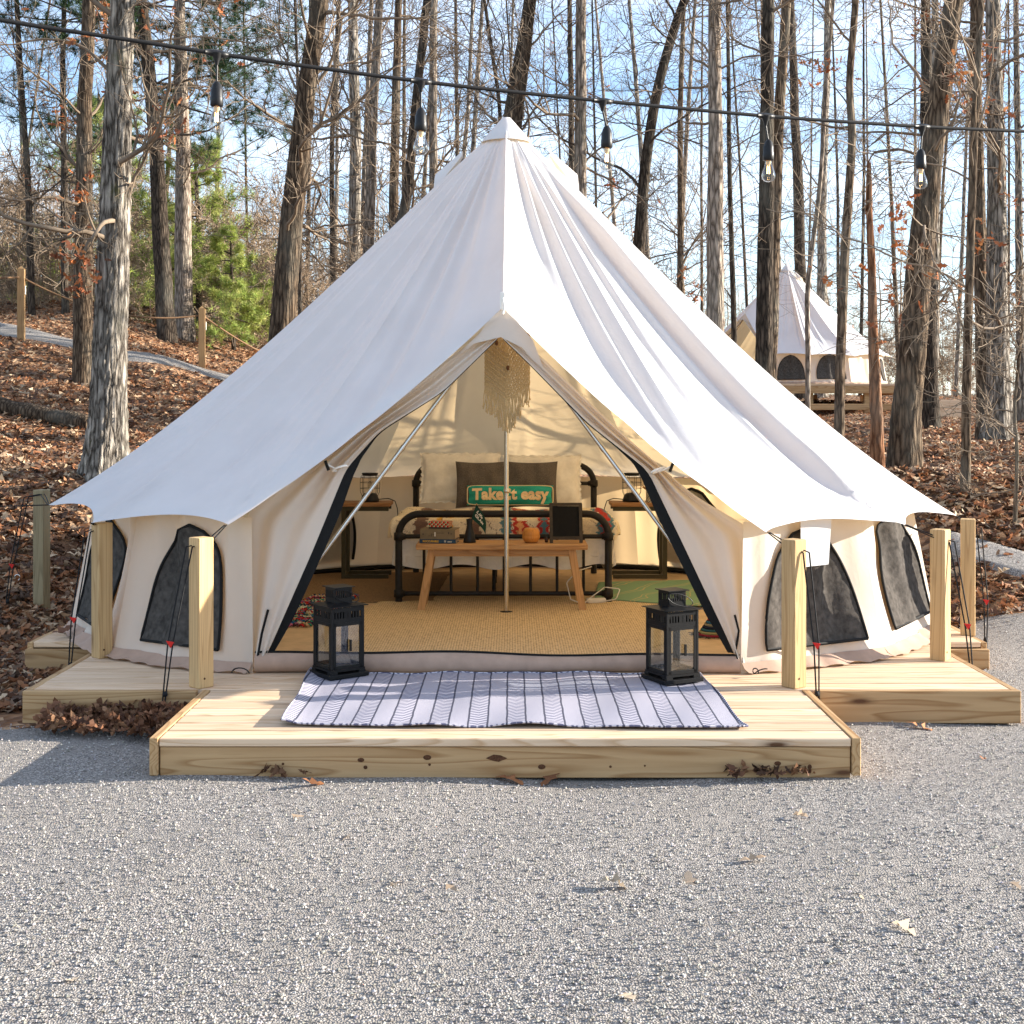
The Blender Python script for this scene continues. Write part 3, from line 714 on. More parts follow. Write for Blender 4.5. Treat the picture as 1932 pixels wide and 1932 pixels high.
def build_tent(name, label, loc=(0, 0, 0), rz=0):
    t = thing(name, label, 'tent', loc, rz)
    WO[t.name] = np.zeros(3)
    n = len(EAVES)
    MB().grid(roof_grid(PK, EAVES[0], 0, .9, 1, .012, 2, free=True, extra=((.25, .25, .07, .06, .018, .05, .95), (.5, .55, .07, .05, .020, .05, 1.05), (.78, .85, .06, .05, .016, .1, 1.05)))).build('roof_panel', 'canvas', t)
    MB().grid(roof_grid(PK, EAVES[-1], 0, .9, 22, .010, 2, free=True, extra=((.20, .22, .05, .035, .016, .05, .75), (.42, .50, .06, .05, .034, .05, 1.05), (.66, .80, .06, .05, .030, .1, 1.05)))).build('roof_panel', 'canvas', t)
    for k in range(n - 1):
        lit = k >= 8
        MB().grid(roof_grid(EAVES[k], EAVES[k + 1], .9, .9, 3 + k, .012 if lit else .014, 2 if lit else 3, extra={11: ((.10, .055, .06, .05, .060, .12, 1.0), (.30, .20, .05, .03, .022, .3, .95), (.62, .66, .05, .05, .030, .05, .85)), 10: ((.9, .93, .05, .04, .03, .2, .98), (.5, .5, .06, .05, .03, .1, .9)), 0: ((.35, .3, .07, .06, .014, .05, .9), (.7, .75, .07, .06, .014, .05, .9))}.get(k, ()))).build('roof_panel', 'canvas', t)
    # apex cap, vent hoods
    prof = [(.0, 3.665), (.03, 3.66), (.055, 3.63), (.12, 3.555), (.17, 3.50), (.18, 3.48)]
    MB().lathe(prof, (0, 0, 0), 22).build('apex_cap', 'canvas', t)
    for a in (-96, 96, 180):
        c = az_pt(a, .36, 3.335); d = az_pt(a, 1, 0); e = np.array((-d[1], d[0], 0)); ss = np.linspace(-1, 1, 11); ts = np.linspace(0, 1, 7)
        V = np.array([[c + e * s_ * .115 * (.25 + .75 * tt) + d * (-.05 + .19 * tt) + np.array((0, 0, .10 - .16 * tt - .10 * s_ * s_ * (.4 + tt))) for s_ in ss] for tt in ts])
        MB().grid(V).build('vent_hood', 'canvas', t)
    # door peak tab and seam down the ridge
    rt = np.linspace(.06, 1, 20)[:, None]; seam = AP + rt * (PK - AP) + np.array((0, -.006, .004))
    MB().tubes(seam, .006, 5).build('ridge_seam', 'canvas', t)
    MB().box(PK + np.array((0, -.03, .035)), (.03, .012, .10), bev=.003).tubes(np.array([PK + (0, -.04, .05), PK + (.01, -.05, .0), PK + (0, -.035, -.04)]), .006, 5).build('peak_tab', 'whitecloth', t)
    # hood under the peak that closes the top of the door
    top = [door_pt(880, 640), door_pt(912, 652), door_pt(945, 648), door_pt(980, 655), door_pt(1012, 672)]
    pk = [PK + (-.14, -.055, -.155), PK + (-.08, -.03, -.08), PK + (0, -.012, -.006), PK + (.08, -.03, -.08), PK + (.17, -.06, -.19)]
    low = [door_pt(852, 680, .02), door_pt(895, 648, -.02), door_pt(945, 636, -.03), door_pt(985, 656, -.02), door_pt(1030, 706, .02)]
    V = np.array([[a * (1 - q) + b * q for q in np.linspace(0, 1, 6)] for a, b in zip(pk, low)])
    MB().grid(V).build('door_hood', 'canvas_flap', t)
    # walls and windows
    wins = {0: (.20, .80, .14, .93), 1: (.18, .82, .14, .93), 3: (.2, .8, .14, .9), 4: (.2, .8, .14, .9), 7: (.2, .8, .14, .9), 8: (.2, .8, .14, .9), 10: (.12, .84, .16, .95), 11: (.14, .86, .14, .93)}
    for k in range(n - 1):
        f = wall_fn(k, WT, WBASE)
        S, H = np.meshgrid(np.linspace(0, 1, 34), np.linspace(0, 1.0, 16), indexing='ij')
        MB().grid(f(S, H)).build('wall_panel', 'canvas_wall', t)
        h2 = np.array([0.0, -.01, -.02]); o2 = np.array([.0, .035, .075])
        S2 = np.linspace(0, 1, 34)
        V = np.stack([f(S2, np.full(34, h), 0) for h in (.07, .03, .0)], 1)
        nr = f(S2, np.full(34, .1), .06) - f(S2, np.full(34, .1), 0.0)
        lift = .012 * np.sin(S2 * 21 + k)[:, None]
        V[:, 0] += nr * .12; V[:, 1] += nr * .45; V[:, 2] += nr * 1.0; V[:, 2, 2] = DZ + .006 + np.abs(lift[:, 0])
        MB().grid(V).build('mud_flap', 'mudflap', t)
        if k in wins:
            s0, s1, h0, h1 = wins[k]
            So, Ho = arch_outline(s0, s1, h0, h1)
            m = len(So); cs, ch = (s0 + s1) / 2, h0 + (h1 - h0) * .45
            rings = []
            for yy in np.linspace(0, .998, 22):
                ww = (1 - yy ** 2.7) ** .58 * (s1 - s0) / 2; xx = np.linspace(-1, 1, 26) * ww
                rings.append(f(cs + xx, np.full(26, h0 + (h1 - h0) * yy), .022 + (.005 * np.sin(xx * 60 + yy * 17) + .004 * np.sin(xx * 95 - yy * 31) + .003 * np.sin(yy * 47 + xx * 21)) * np.sqrt(np.clip(1 - yy, 0, 1) * yy)))
            w = MB().grid(np.array(rings)).build('window', 'mesh', t)
            op = f(So, Ho, .024); MB().tubes(np.concatenate([op, op[:1]]), .009, 6).build('trim', 'zip', w)
            if 3 <= k <= 8:
                ip = f(So, Ho, -.02); MB().tubes(ip, .013, 6).build('zipper', 'zip', w)
    # inner band where the walls meet the floor
    bb = np.array([p * np.array((.985, .985, 0)) + (0, 0, DZ + .035) for p in WBASE[1:-1]])
    MB().tubes(bb, .022, 5).build('floor_seam', 'zip', t)
    # groundsheet
    ring = np.array([p * np.array((.99, .99, 0)) + (0, 0, DZ + .006) for p in WBASE])
    V = np.array([[q * (1 - a) + np.array((0, .3, DZ + .006)) * a for q in np.concatenate([ring, [(0.0, -2.14, DZ + .006)]])] for a in np.linspace(0, 1, 6)])
    MB().grid(V, wrap=True).build('groundsheet', 'groundsheet', t)
    # door flaps tied back
    for s, oc, ic, tie in ((-1, [(944, 612), (850, 672), (700, 790), (560, 894), (464, 968), (470, 1120), (474, 1266)], [(938, 640), (835, 740), (715, 815), (652, 886), (645, 905), (590, 1040), (512, 1218), (503, 1236)], (641, 884)),
                           (1, [(952, 612), (1040, 690), (1190, 832), (1310, 935), (1425, 1002), (1418, 1120), (1410, 1262)], [(950, 640), (1000, 688), (1110, 800), (1222, 888), (1232, 910), (1290, 1030), (1372, 1205), (1384, 1232)], (1243, 887))):
        O = [door_pt(x, y, .03) for x, y in oc]; I = [door_pt(x, y) for x, y in ic]
        V, ie = flap(s, O, I, 3 + s)
        fl = MB().grid(V).build('door_flap', 'canvas_flap', t)
        seg = V[:, -1]; wdt = np.interp(np.linspace(0, 1, len(seg)), [0, .40, .47, .5, .62, .9, 1], [.004, .010, .030, .05, .065, .055, .03])
        nx = seg + np.stack([-s * wdt, np.full(len(seg), .03), np.zeros(len(seg))], 1)
        MB().grid(np.stack([seg + (0, .006, 0), (seg + nx) / 2 + (0, .012, 0), nx], 1)).build('black_binding', 'zip', fl)
        tp = door_pt(*tie, -.05)
        a = np.linspace(0, 2 * np.pi, 20); loop = np.stack([tp[0] + .04 * np.cos(a), tp[1] + .03 * np.sin(a), tp[2] + .016 * np.cos(a + .6)], 1)
        tieo = MB().tubes(loop, .007, 5).tubes(np.array([tp + (s * .02, -.02, .0), tp + (s * .06, -.03, .02), tp + (s * .07, -.03, .03)]), .005, 5).build('tie_cord', 'whitecloth', fl)
        MB().tubes(np.array([tp + (s * .055, -.045, -.008), tp + (s * .075, -.045, .045)]), .009, 8, cap=True).build('toggle', 'black', tieo)
        zb = np.array([door_pt(x, y, -.02) for x, y in (((506, 1150), (494, 1195), (486, 1240), (480, 1262)) if s < 0 else ((1386, 1160), (1394, 1190), (1388, 1225), (1392, 1243)))])
        MB().tubes(zb, .007, 5).build('zipper', 'zip', fl)
    # door sill with zip along its top
    xs = np.linspace(-1.36, 1.28, 60); sag_ = .007 * np.sin(xs * 2.2) + .005 * np.sin(xs * 6)
    rows = []
    for q, (yy, zz) in zip(np.linspace(0, 1, 6), ((-2.085, DZ + .105), (-2.11, DZ + .085), (-2.12, DZ + .06), (-2.118, DZ + .035), (-2.105, DZ + .012), (-2.08, DZ + .004))):
        rows.append(np.stack([xs, np.full(60, yy) - .012 * np.sin(xs * 4.1 + q * 3) * q, zz - (1 - q) * sag_ * 1.2], 1))
    si = MB().grid(np.array(rows)).build('door_sill', 'mudflap', t)
    MB().tubes(np.stack([xs, np.full(60, -2.085), DZ + .107 - sag_ * 1.2], 1), .0075, 5).build('zipper', 'zip', si)
    # poles
    pole = MB().tubes(np.array([(0, 0, DZ + .01), (0, 0, 1.4), (0, 0, 1.41), (0, 0, 3.64)]), .0165, 18).build('center_pole', 'steel', t)
    MB().lathe([(0, DZ + .012), (.045, DZ + .012), (.045, DZ + .018), (.02, DZ + .022)], (0, 0, 0), 20).build('pole_foot', 'black', pole)
    MB().lathe([(.0168, 1.02), (.0195, 1.022), (.0195, 1.05), (.0168, 1.052)], (0, 0, 0), 18).build('pole_joint', 'steel', pole)
    for s, fx in ((-1, -1.47), (1, 1.43)):
        a = PK + np.array((s * .012, .06, -.05)); b = np.array((fx, -2.0, DZ + .02))
        q = np.linspace(0, 1, 12)[:, None]
        MB().tubes(a * (1 - q) + b * q, .0125, 12).build('frame_pole', 'steel', t)
        k1 = .38; MB().tubes(np.array([a * (1 - k1) + b * k1, a * (1 - k1 - .012) + b * (k1 + .012)]), .0148, 12).build('pole_joint', 'steel', t)
    return t
tent = build_tent('bell_tent', 'big white canvas bell tent with its door tied open on the pine deck')
# care label sewn beside the right front window
f11 = wall_fn(11, WT, WBASE)
S, H = np.meshgrid(np.array([.38, .60]), np.array([.66, .98]), indexing='ij')
C4 = f11(S, H, .075); uu, vv = np.linspace(0, 1, 8)[:, None, None], np.linspace(0, 1, 10)[None, :, None]
MB().grid((C4[0, 0] * (1 - uu) + C4[1, 0] * uu) * (1 - vv) + (C4[0, 1] * (1 - uu) + C4[1, 1] * uu) * vv).build('window_cover_strip', 'canvas', tent)

# second tent, farther up the slope
T2 = P(1484, 760, 38.0); g2 = float(terrain(T2[0], T2[1]))
T2Z = 2.32
tent2 = build_tent('bell_tent', 'smaller looking white bell tent among the trees on the right slope', (T2[0], T2[1], T2Z - DZ), R(-52))
d2 = thing('tent_deck', 'raised pine deck under the far bell tent among the trees', 'deck', (T2[0], T2[1], T2Z))
MB().box(T2 * (1, 1, 0) + (0, 0, T2Z - .03), (6.4, 6.4, .05), bev=.004).build('deck_top', 'deck', d2)
for (dx, dy, sx, sy) in ((0, -3.18, 6.3, .05), (3.18, 0, .05, 6.3), (-3.18, 0, .05, 6.3)):
    MB().box(T2 * (1, 1, 0) + (dx, dy, T2Z - .16), (sx, sy, .2), bev=.004).build('skirt_board', 'fascia' if sy < 1 else 'fasciay', d2)
for dx in (-3, -1.6, 0, 1.5, 3):
    for dy in (-3.0, 3.0):
        MB().box(T2 * (1, 1, 0) + (dx, dy, T2Z - .75), (.14, .14, 1.05)).build('deck_leg', 'fascia', d2)
bm_ = MB().box(T2 * (1, 1, 0) + (0, -3.5, T2Z - .62), (6.2, .16, .16), bev=.01).build('ground_beam', 'fascia', d2)
st = P(1764, 765, 33.5)
stt = thing('wooden_steps', 'pale wooden box step beside the far tent deck', 'steps', (st[0], st[1], 1.2))
for i in range(2): MB().box((st[0], st[1] + .0, 1.52 + i * .24), (1.15, .9, .225), bev=.008).build('plank', 'deck', stt)
for sx in (-.45, .45): MB().box((st[0] + sx, st[1], 1.2), (.12, .5, .25)).build('foot_block', 'fascia', stt)

# ------------------------------------------------------------------ guy posts and ropes
def guy_post(x, y, base, top, rz, mat, label, w=.089):
    t = thing('guy_post', label, 'post', (x, y, base), rz)
    MB().box((0, 0, (top - base) / 2), (w, w, top - base), bev=.004).build('shaft', mat, t)
    for fx, fy in ((0, -w / 2 - .001), (w / 2 + .001, 0)):
        MB().tubes(np.array([(fx * .98 - .012 * (fy != 0), fy * .98, .05), (fx - .012 * (fy != 0), fy * 1.02, .05)]), .006, 8, cap=True).build('screw', 'knot', t)
    return t
GP = 'posts holding the guy ropes of the big tent'
guy_post(-1.57, -2.44, DZ, .945, R(48), 'post', 'sunlit pine post at the left front corner of the tent deck', .092)
guy_post(1.50, -2.44, DZ, .935, R(37), 'post', 'sunlit pine post standing right of the right lantern', .092)
guy_post(-2.34, -1.62, DZ, .95, R(46), 'post', 'greenish shaded post before the left side window of the tent')
guy_post(2.50, -1.70, DZ, .92, R(50), 'post', 'pine post in front of the right side of the tent, cord on its right')
guy_post(2.95, -.86, DZ, .91, R(-18), 'post', 'rearmost pine post on the right behind another post')
guy_post(-3.42, .42, float(terrain(-3.42, .42)) - .1, 1.02, R(-16), 'post_grey', 'grey weathered post in leaf litter at the left edge')
def cord(pts, n=22, sagz=.0):
    pts = np.array(pts, float); seg = np.concatenate([[0], np.cumsum(np.linalg.norm(np.diff(pts, axis=0), axis=1))]); seg /= seg[-1]
    t = np.linspace(0, 1, n); return np.stack([np.interp(t, seg, pts[:, i]) for i in range(3)], 1)
def guy(label, a, postpt, exit_, hook, side):
    t = thing('guy_rope', label, 'rope', tuple(hook))
    a, postpt, exit_, hook = [np.array(q, float) for q in (a, postpt, exit_, hook)]
    for d in (-.016, .016):
        e = np.array((d, 0, 0))
        MB().tubes(cord([a + e * .3, postpt + e, exit_ + e]), .0035, 5).build('cord', 'rope', t)
        mid = exit_ * .42 + hook * .58 + (side * .015, -.01, 0)
        MB().tubes(cord([exit_ + e, mid + e * .8, hook + e * .3]), .0042, 6).build('cord', 'rope', t)
    m = exit_ * .42 + hook * .58 + np.array((side * .015, -.018, 0))
    V = [m + q for q in ((-.02, 0, .016), (.02, 0, .010), (.004, 0, -.021))]; V += [v + np.array((0, .010, 0)) for v in V]
    MB().add(V, [(0, 1, 2), (5, 4, 3)]).add(V, [(0, 3, 4, 1), (1, 4, 5, 2), (2, 5, 3, 0)]).build('tensioner', 'redplastic', t)
    k = exit_ * .12 + hook * .88
    MB().lathe([(0, -.016), (.011, -.009), (.013, 0), (.009, .012), (0, .016)], k + (0, -.005, 0), 8).build('knot', 'rope', t)
    h = np.linspace(0, 4.6, 14); MB().tubes(np.stack([hook[0] + .012 * np.cos(h), np.full(14, hook[1]), hook[2] - .01 + .012 * np.sin(h)], 1), .003, 5).build('hook', 'steel', t)
E = EAVES
guy('black guy cord with red tensioner on the left front post', E[0] + (-.01, -.02, 0), (-1.55, -2.40, .91), (-1.62, -2.49, .90), (-1.74, -2.56, .055), -1)
guy('black guy cord beside the right front post', E[-1] + (.01, -.02, 0), (1.46, -2.40, .91), (1.555, -2.48, .87), (1.60, -2.55, .06), 1)
guy('black guy cord hanging left of the greenish left post', E[1], (-2.36, -1.58, .92), (-2.41, -1.66, .90), (-2.50, -1.72, .04), -1)
guy('black guy cord on the right side of the second right post', E[-2], (2.48, -1.72, .87), (2.56, -1.72, .85), (2.66, -1.78, .03), 1)
guy('black guy cord running to the grey weathered post', E[2], (-3.40, .38, .99), (-3.50, .33, .97), (-3.62, .25, .12), -1)
guy('black guy cord of the rearmost right post', E[-3], (2.96, -.84, .87), (3.02, -.86, .85), (3.05, -.9, .05), 1)
# rope running out of frame on the left
lr = thing('guy_rope', 'thin black rope running level out of the left edge of frame', 'rope', (-3.6, -.6, 0))
MB().tubes(cord([E[2] + (0, 0, 0), (-4.4, -1.1, .97), (-7.0, -2.6, .92)]), .0042, 5).build('cord', 'rope', lr)
lp = thing('guy_post', 'post out beyond the left edge of frame', 'post', (-7.0, -2.6, 0), .3)
MB().box((0, 0, .45), (.09, .09, 1.0), bev=.004).build('shaft', 'post_grey', lp)
# small leaves of rope loops at the tent base
for (x, y, nm) in ((-1.40, -2.16, 'left'), (1.33, -2.17, 'right')):
    a = np.linspace(0, 5.5, 16)
    o = MB().tubes(np.stack([x + .03 * np.cos(a) + .01 * a * (1 if x > 0 else -1), y - .03 - .012 * a * .3 + 0 * a, DZ + .02 + .03 * np.abs(np.sin(a * .9))], 1), .0035, 5).build('peg_loop', 'rope', tent)
# retaining timber at the left edge
a = G(-30, 1140); b = G(120, 1098)
tim = thing('retaining_timber', 'dark weathered retaining timber on the ground at the left edge', 'timber', tuple(a))
d_ = (b - a); d_[2] = 0; L = np.linalg.norm(d_); d_ /= L
ang = math.atan2(d_[1], d_[0])
c = (a + b) / 2 - d_ * .6; c[2] = float(terrain(c[0], c[1])) + .07
tb = MB().box((0, 0, 0), (L + 1.4, .19, .20), bev=.012).build('timber_beam', 'timber', tim); tb.location = Vector(tuple(c)) - Vector(tuple(a)); tb.rotation_euler = (0, 0, ang)
h = np.linspace(-1.2, 3.6, 14); hp = c + d_ * .55 + np.array((0, -.05, .10))
MB().tubes(np.stack([hp[0] + .02 * np.cos(h), np.full(14, hp[1]), hp[2] + .03 + .022 * np.sin(h)], 1), .004, 6).build('eye_bolt', 'steel', tim)

# ------------------------------------------------------------------ rope fence and log on the left slope
def fence_post(x, ytop, ybase, w, label):
    b = G(x, ybase); z = b[1] - CAMY; top = CAMZ - (ytop - HOR) / F * z
    t = thing('fence_post', label, 'post', tuple(b), R(12))
    h = top - b[2]
    m = MB().box((0, 0, h / 2 - .1), (w, w, h + .1), bev=.006)
    m.box((0, 0, h - .045), (w * .98, w * .98, .01)); s = w / 2
    m.add([(-s, -s, h - .05), (s, -s, h - .05), (s, s, h - .05), (-s, s, h - .05), (0, 0, h + .01)], [(0, 1, 4), (1, 2, 4), (2, 3, 4), (3, 0, 4)])
    m.build('shaft', 'post_brown', t)
    MB().box((s + .012, 0, h * .68), (.02, .07, .16), bev=.004).build('rope_bracket', 'steel', t)
    return b + np.array((0, 0, h * .86)), z
pa, za = fence_post(40, 503, 642, .125, 'tan fence post with rope near the left edge, highest on the slope')
pb, zb = fence_post(381, 578, 694, .125, 'tan fence post with rope between the two left trunks and the tent')
pl = P(-240, 450, za - 3.0)
pr = P(590, 700, zb + 5)
def span(a, b, s=.25, n=26):
    t = np.linspace(0, 1, n)[:, None]; q = a * (1 - t) + b * t; q[:, 2] -= 4 * s * (t[:, 0] * (1 - t[:, 0])); return q
fr = thing('fence_rope', 'brown twisted rope strung between the fence posts on the left slope', 'rope', tuple(pa))
for a, b, s in ((pl, pa, .2), (pa, pb, .30), (pb, pr, .15)): MB().tubes(span(a, b, s), .017, 7).build('rope_span', 'hemp', fr)
ra = P(1690, 893, 12.6); rb = P(2010, 893, 12.6)
o = MB().tubes(span(ra, rb, .14), .016, 7).build('slack_rope', 'hemp'); tag(o, 'brown rope hanging slack before the right slope', 'rope')
la = G(-30, 768); lb = G(172, 812)
q = np.linspace(0, 1, 24)[:, None]; lp_ = la * (1 - q) + lb * q; lp_[:, 2] = terrain(lp_[:, 0], lp_[:, 1]) + .07
log = thing('fallen_log', 'fallen bare log lying on the leaf-covered slope at the left', 'log', tuple(la))
MB().tubes(lp_, .115 + .012 * np.sin(np.linspace(0, 17, 24)), 18, cap=True).build('log_trunk', 'bark_brown', log)
# dim flat bench-like shapes on the ridge
bp = G(95, 546); bn = thing('ridge_bench', 'dark low bench on the ridge at the far left', 'bench', tuple(bp))
MB().box(bp + (0, 0, .42), (1.7, .4, .08), bev=.01).build('seat', 'timber', bn)
for s in (-.65, .65): MB().box(bp + (s, 0, .2), (.12, .34, .42)).build('leg', 'timber', bn)

# ------------------------------------------------------------------ porch: rug and lanterns
xs = np.linspace(-1.04, 1.06, 90); ys = np.linspace(0, 1, 44)
XA, YA = np.meshgrid(xs, ys, indexing='ij')
yb = -2.13; yf = -3.31 - .05 * (XA + 1.04) / 2.1
XR = XA + (.055 * YA - .0) * -sstep(0, 1, -XA) * 0 + np.where(XA < 0, XA * (-.045) * (1 - YA) - .01, XA * .035 * (1 - YA)) + .006 * np.sin(YA * 9 + XA * 3)
YR = yf * (1 - YA) + yb * YA + .012 * np.sin(XA * 5 + 1)
ZR = DZ + .007 + .006 * (np.sin(XA * 9 + YA * 4) + np.sin(XA * 17 - YA * 6)) * .5 + .004
ZR += .018 * np.exp(-((XA + 1.04) / .05) ** 2) + .010 * np.exp(-(YA / .05) ** 2) * (1 + np.sin(XA * 13)) * .5
top_ = np.stack([XR, YR, ZR], -1); bot = top_.copy(); bot[..., 2] = np.maximum(bot[..., 2] - .006, DZ + .002)
mb = MB().grid(top_)
edge = np.concatenate([top_[:, 0], top_[-1, 1:], top_[::-1, -1][1:], top_[0, ::-1][1:]]); mb.tubes(edge, .005, 5)
o = mb.build('outdoor_rug', 'rug'); tag(o, 'grey and white striped woven rug on the entry platform', 'rug')

def lantern(label, x, y, rz, dz=0):
    t = thing('lantern', label, 'lantern', (x, y, DZ + .016 + dz), rz)
    s = .200; h0, h1 = .030, .372
    base = MB().box((0, 0, .011), (.238, .238, .022), bev=.003)
    for a in (-1, 1):
        for b in (-1, 1): base.box((a * .085, b * .085, .028), (.04, .04, .014))
    base.box((0, 0, .040), (.205, .205, .012)); base.build('base', 'lanternmetal', t)
    for a in (-1, 1):
        for b in (-1, 1): MB().box((a * (s / 2 - .007), b * (s / 2 - .007), (.046 + h1) / 2), (.014, .014, h1 - .046), bev=.002).build('corner_post', 'lanternmetal', t)
    for k in range(4):
        c, sn = math.cos(k * math.pi / 2), math.sin(k * math.pi / 2)
        def T(V): V = np.asarray(V, float); return np.stack([V[..., 0] * c - V[..., 1] * sn, V[..., 0] * sn + V[..., 1] * c, V[..., 2]], -1)
        def bx(m, cx, cz, w, h, d=.003, y_=-s / 2 + .004):
            p = T(np.array((cx, y_, cz))); m.box(p, (w, d, h), k * math.pi / 2)
        m = MB(); bx(m, 0, .360, s - .028, .022); bx(m, 0, .303, s - .028, .022)
        nb = 10
        for i in range(nb + 1): bx(m, -.086 + .172 * i / nb, .3315, .0085, .036)
        bx(m, 0, .3315, .030, .036)
        m.build('slotted_band', 'lanternmetal', t)
        m = MB(); bx(m, 0, .283, s - .030, .018, .006); bx(m, 0, .056, s - .030, .018, .006)
        for q in (-1, 1): bx(m, q * .078, .17, .014, .245, .006)
        m.build('pane_frame', 'lanternmetal', t)
        m = MB(); bx(m, 0, .17, .142, .21, .002, -s / 2 + .007); m.build('glass_pane', 'glass', t)
    m = MB().box((0, 0, .378), (.232, .232, .004)); a_ = .115; z0, z1 = .380, .392
    m.add([(-a_, -a_, z0), (a_, -a_, z0), (a_, a_, z0), (-a_, a_, z0), (-.05, -.05, z1), (.05, -.05, z1), (.05, .05, z1), (-.05, .05, z1)], [(0, 1, 5, 4), (1, 2, 6, 5), (2, 3, 7, 6), (3, 0, 4, 7), (4, 5, 6, 7)])
    m.build('roof', 'lanternmetal', t)
    m = MB(); q = .102
    for k in range(4):
        c, sn = math.cos(k * math.pi / 2), math.sin(k * math.pi / 2)
        def bx2(cx, cz, w, h):
            v = np.array((cx * c + q / 2 * sn, cx * sn - q / 2 * c, cz)); m.box(v, (w, .003, h), k * math.pi / 2)
        bx2(0, .404, q, .026); bx2(0, .463, q, .014)
        for i in range(8): bx2(-.0475 + .095 * i / 7, .437, .0075, .042)
    m.build('chimney', 'lanternmetal', t)
    MB().box((0, 0, .473), (.13, .13, .004)).build('chimney_cap', 'lanternmetal', t)
    a = np.linspace(0, 2 * np.pi, 36)
    MB().tubes(np.stack([.075 * np.cos(a) * 1.0 + .01, -.062 - .004 * np.cos(a), .425 + .030 * np.sin(a) - .02 * np.cos(a)], 1), .0025, 6).build('ring_handle', 'black', t)
    MB().box((.012, -s / 2 - .006, .17), (.010, .010, .06)).build('latch', 'lanternmetal', t)
lantern('black metal lantern on the left end of the striped rug', *P(639, 1255, 7.05)[:2], R(37))
lantern('black metal lantern on the right end of the striped rug', *P(1268, 1266, 6.92)[:2], R(27))

# ------------------------------------------------------------------ inside the tent
def flat_rug(name, pts, mat, z, label, th=.006, wob=.01, seed=0):
    pts = np.array(pts, float); r = np.random.default_rng(seed); n = len(pts); P2 = []
    for i in range(n):
        a, b = pts[i], pts[(i + 1) % n]
        for q in np.linspace(0, 1, 14)[:-1]: P2.append(a * (1 - q) + b * q + r.normal(0, wob * .35, 2))
    P2 = np.array(P2); m = len(P2); c = P2.mean(0)
    V = np.concatenate([np.c_[P2, np.full(m, z)], np.c_[P2, np.full(m, z + th)], np.c_[c + (P2 - c) * .985, np.full(m, z + th + .002)], [(c[0], c[1], z + th + .003)]])
    F4 = [(i, (i + 1) % m, m + (i + 1) % m, m + i) for i in range(m)] + [(m + i, m + (i + 1) % m, 2 * m + (i + 1) % m, 2 * m + i) for i in range(m)]
    mb = MB().add(V, F4); mb.L.append((np.array([(2 * m + i, 2 * m + (i + 1) % m, 3 * m) for i in range(m)])).ravel()); mb.T.append(np.full(m, 3)); mb.S.append(np.full(m, False))
    o = mb.build(name, mat); tag(o, label, 'rug'); return o
FZ = DZ + .008
flat_rug('jute_rug', [(-1.18, -2.02), (1.12, -2.02), (1.22, .45), (.55, .75), (-.9, .8), (-1.05, -.1)], 'jute', FZ, 'tan woven jute rug covering the tent floor in front of the bed')
flat_rug('brown_rug', [(-2.2, .35), (-.55, .55), (-.5, 2.3), (-1.9, 2.2)], 'jute_dark', FZ + .002, 'brown rug on the floor under the left nightstand', seed=2)
flat_rug('green_rug', [(.66, .62), (1.25, .30), (2.1, .02), (2.35, .9), (1.9, 1.75), (.75, 1.55)], 'greenrug', FZ + .010, 'green rug with tan lines right of the bed', seed=3)
flat_rug('door_mat', [(-.55, -2.03), (.72, -2.03), (.60, -1.93), (-.1, -1.90), (-.45, -1.95)], 'greenrug', FZ + .012, 'green mat edge just inside the door sill', seed=4)
# braided rag rug on the left
r = np.random.default_rng(8); mb = MB()
pal = np.array([(.45, .02, .02), (.03, .20, .12), (.02, .03, .06), (.55, .35, .18), (.45, .12, .18), (.02, .12, .25), (.6, .55, .4), (.08, .03, .03)])
for i in range(46):
    for j in range(9):
        x = -1.62 + .040 * j + r.normal(0, .006) + .0035 * i; y = -.62 + .031 * i + r.normal(0, .005)
        a = np.linspace(0, 2 * np.pi, 7)
        mb.tubes(np.stack([x + .016 * np.cos(a + r.uniform(0, 3)), y + .012 * np.sin(a), FZ + .014 + .008 * np.sin(a * 2 + 1)], 1), .007, 4, col=pal[r.integers(0, len(pal))])
o = mb.build('rag_rug', 'vcloth'); tag(o, 'multicoloured braided rag rug on the floor behind the left flap', 'rug')
# folded striped textile behind the right lantern
bpos = P(1346, 1205, 8.3); mb = MB()
for i in range(9):
    w = .095 * (1 - i * .07); c = [(.25, .02, .03), (.35, .28, .10), (.03, .10, .10), (.02, .02, .03), (.28, .22, .12), (.03, .12, .16), (.4, .02, .02), (.05, .04, .04), (.10, .12, .14)][i]
    prof = [(w, 0), (w + .008, .008), (w, .016)]
    mb.lathe(prof, (bpos[0] + .004 * i, bpos[1], FZ + .004 + i * .0155), 16, c)
tx = thing('woven_pouch', 'striped woven pouch with fringe on the floor right of the right lantern', 'pouch', (bpos[0], bpos[1], FZ)); mb.build('striped_body', 'vcloth', tx)
r = np.random.default_rng(2); n = 40; a = r.uniform(0, 2 * np.pi, n); q = np.linspace(0, 1, 5)[None, :, None]
s0 = np.stack([bpos[0] + .09 * np.cos(a), bpos[1] + .09 * np.sin(a), np.full(n, FZ + .008)], 1)[:, None]; e0 = s0 + np.stack([.06 * np.cos(a), .05 * np.sin(a), 0 * a], 1)[:, None] + r.normal(0, .012, (n, 1, 3)) * (1, 1, 0)
MB().tubes(s0 * (1 - q) + e0 * q, .003, 4, col=(.05, .045, .04)).build('fringe', 'vcloth', tx)

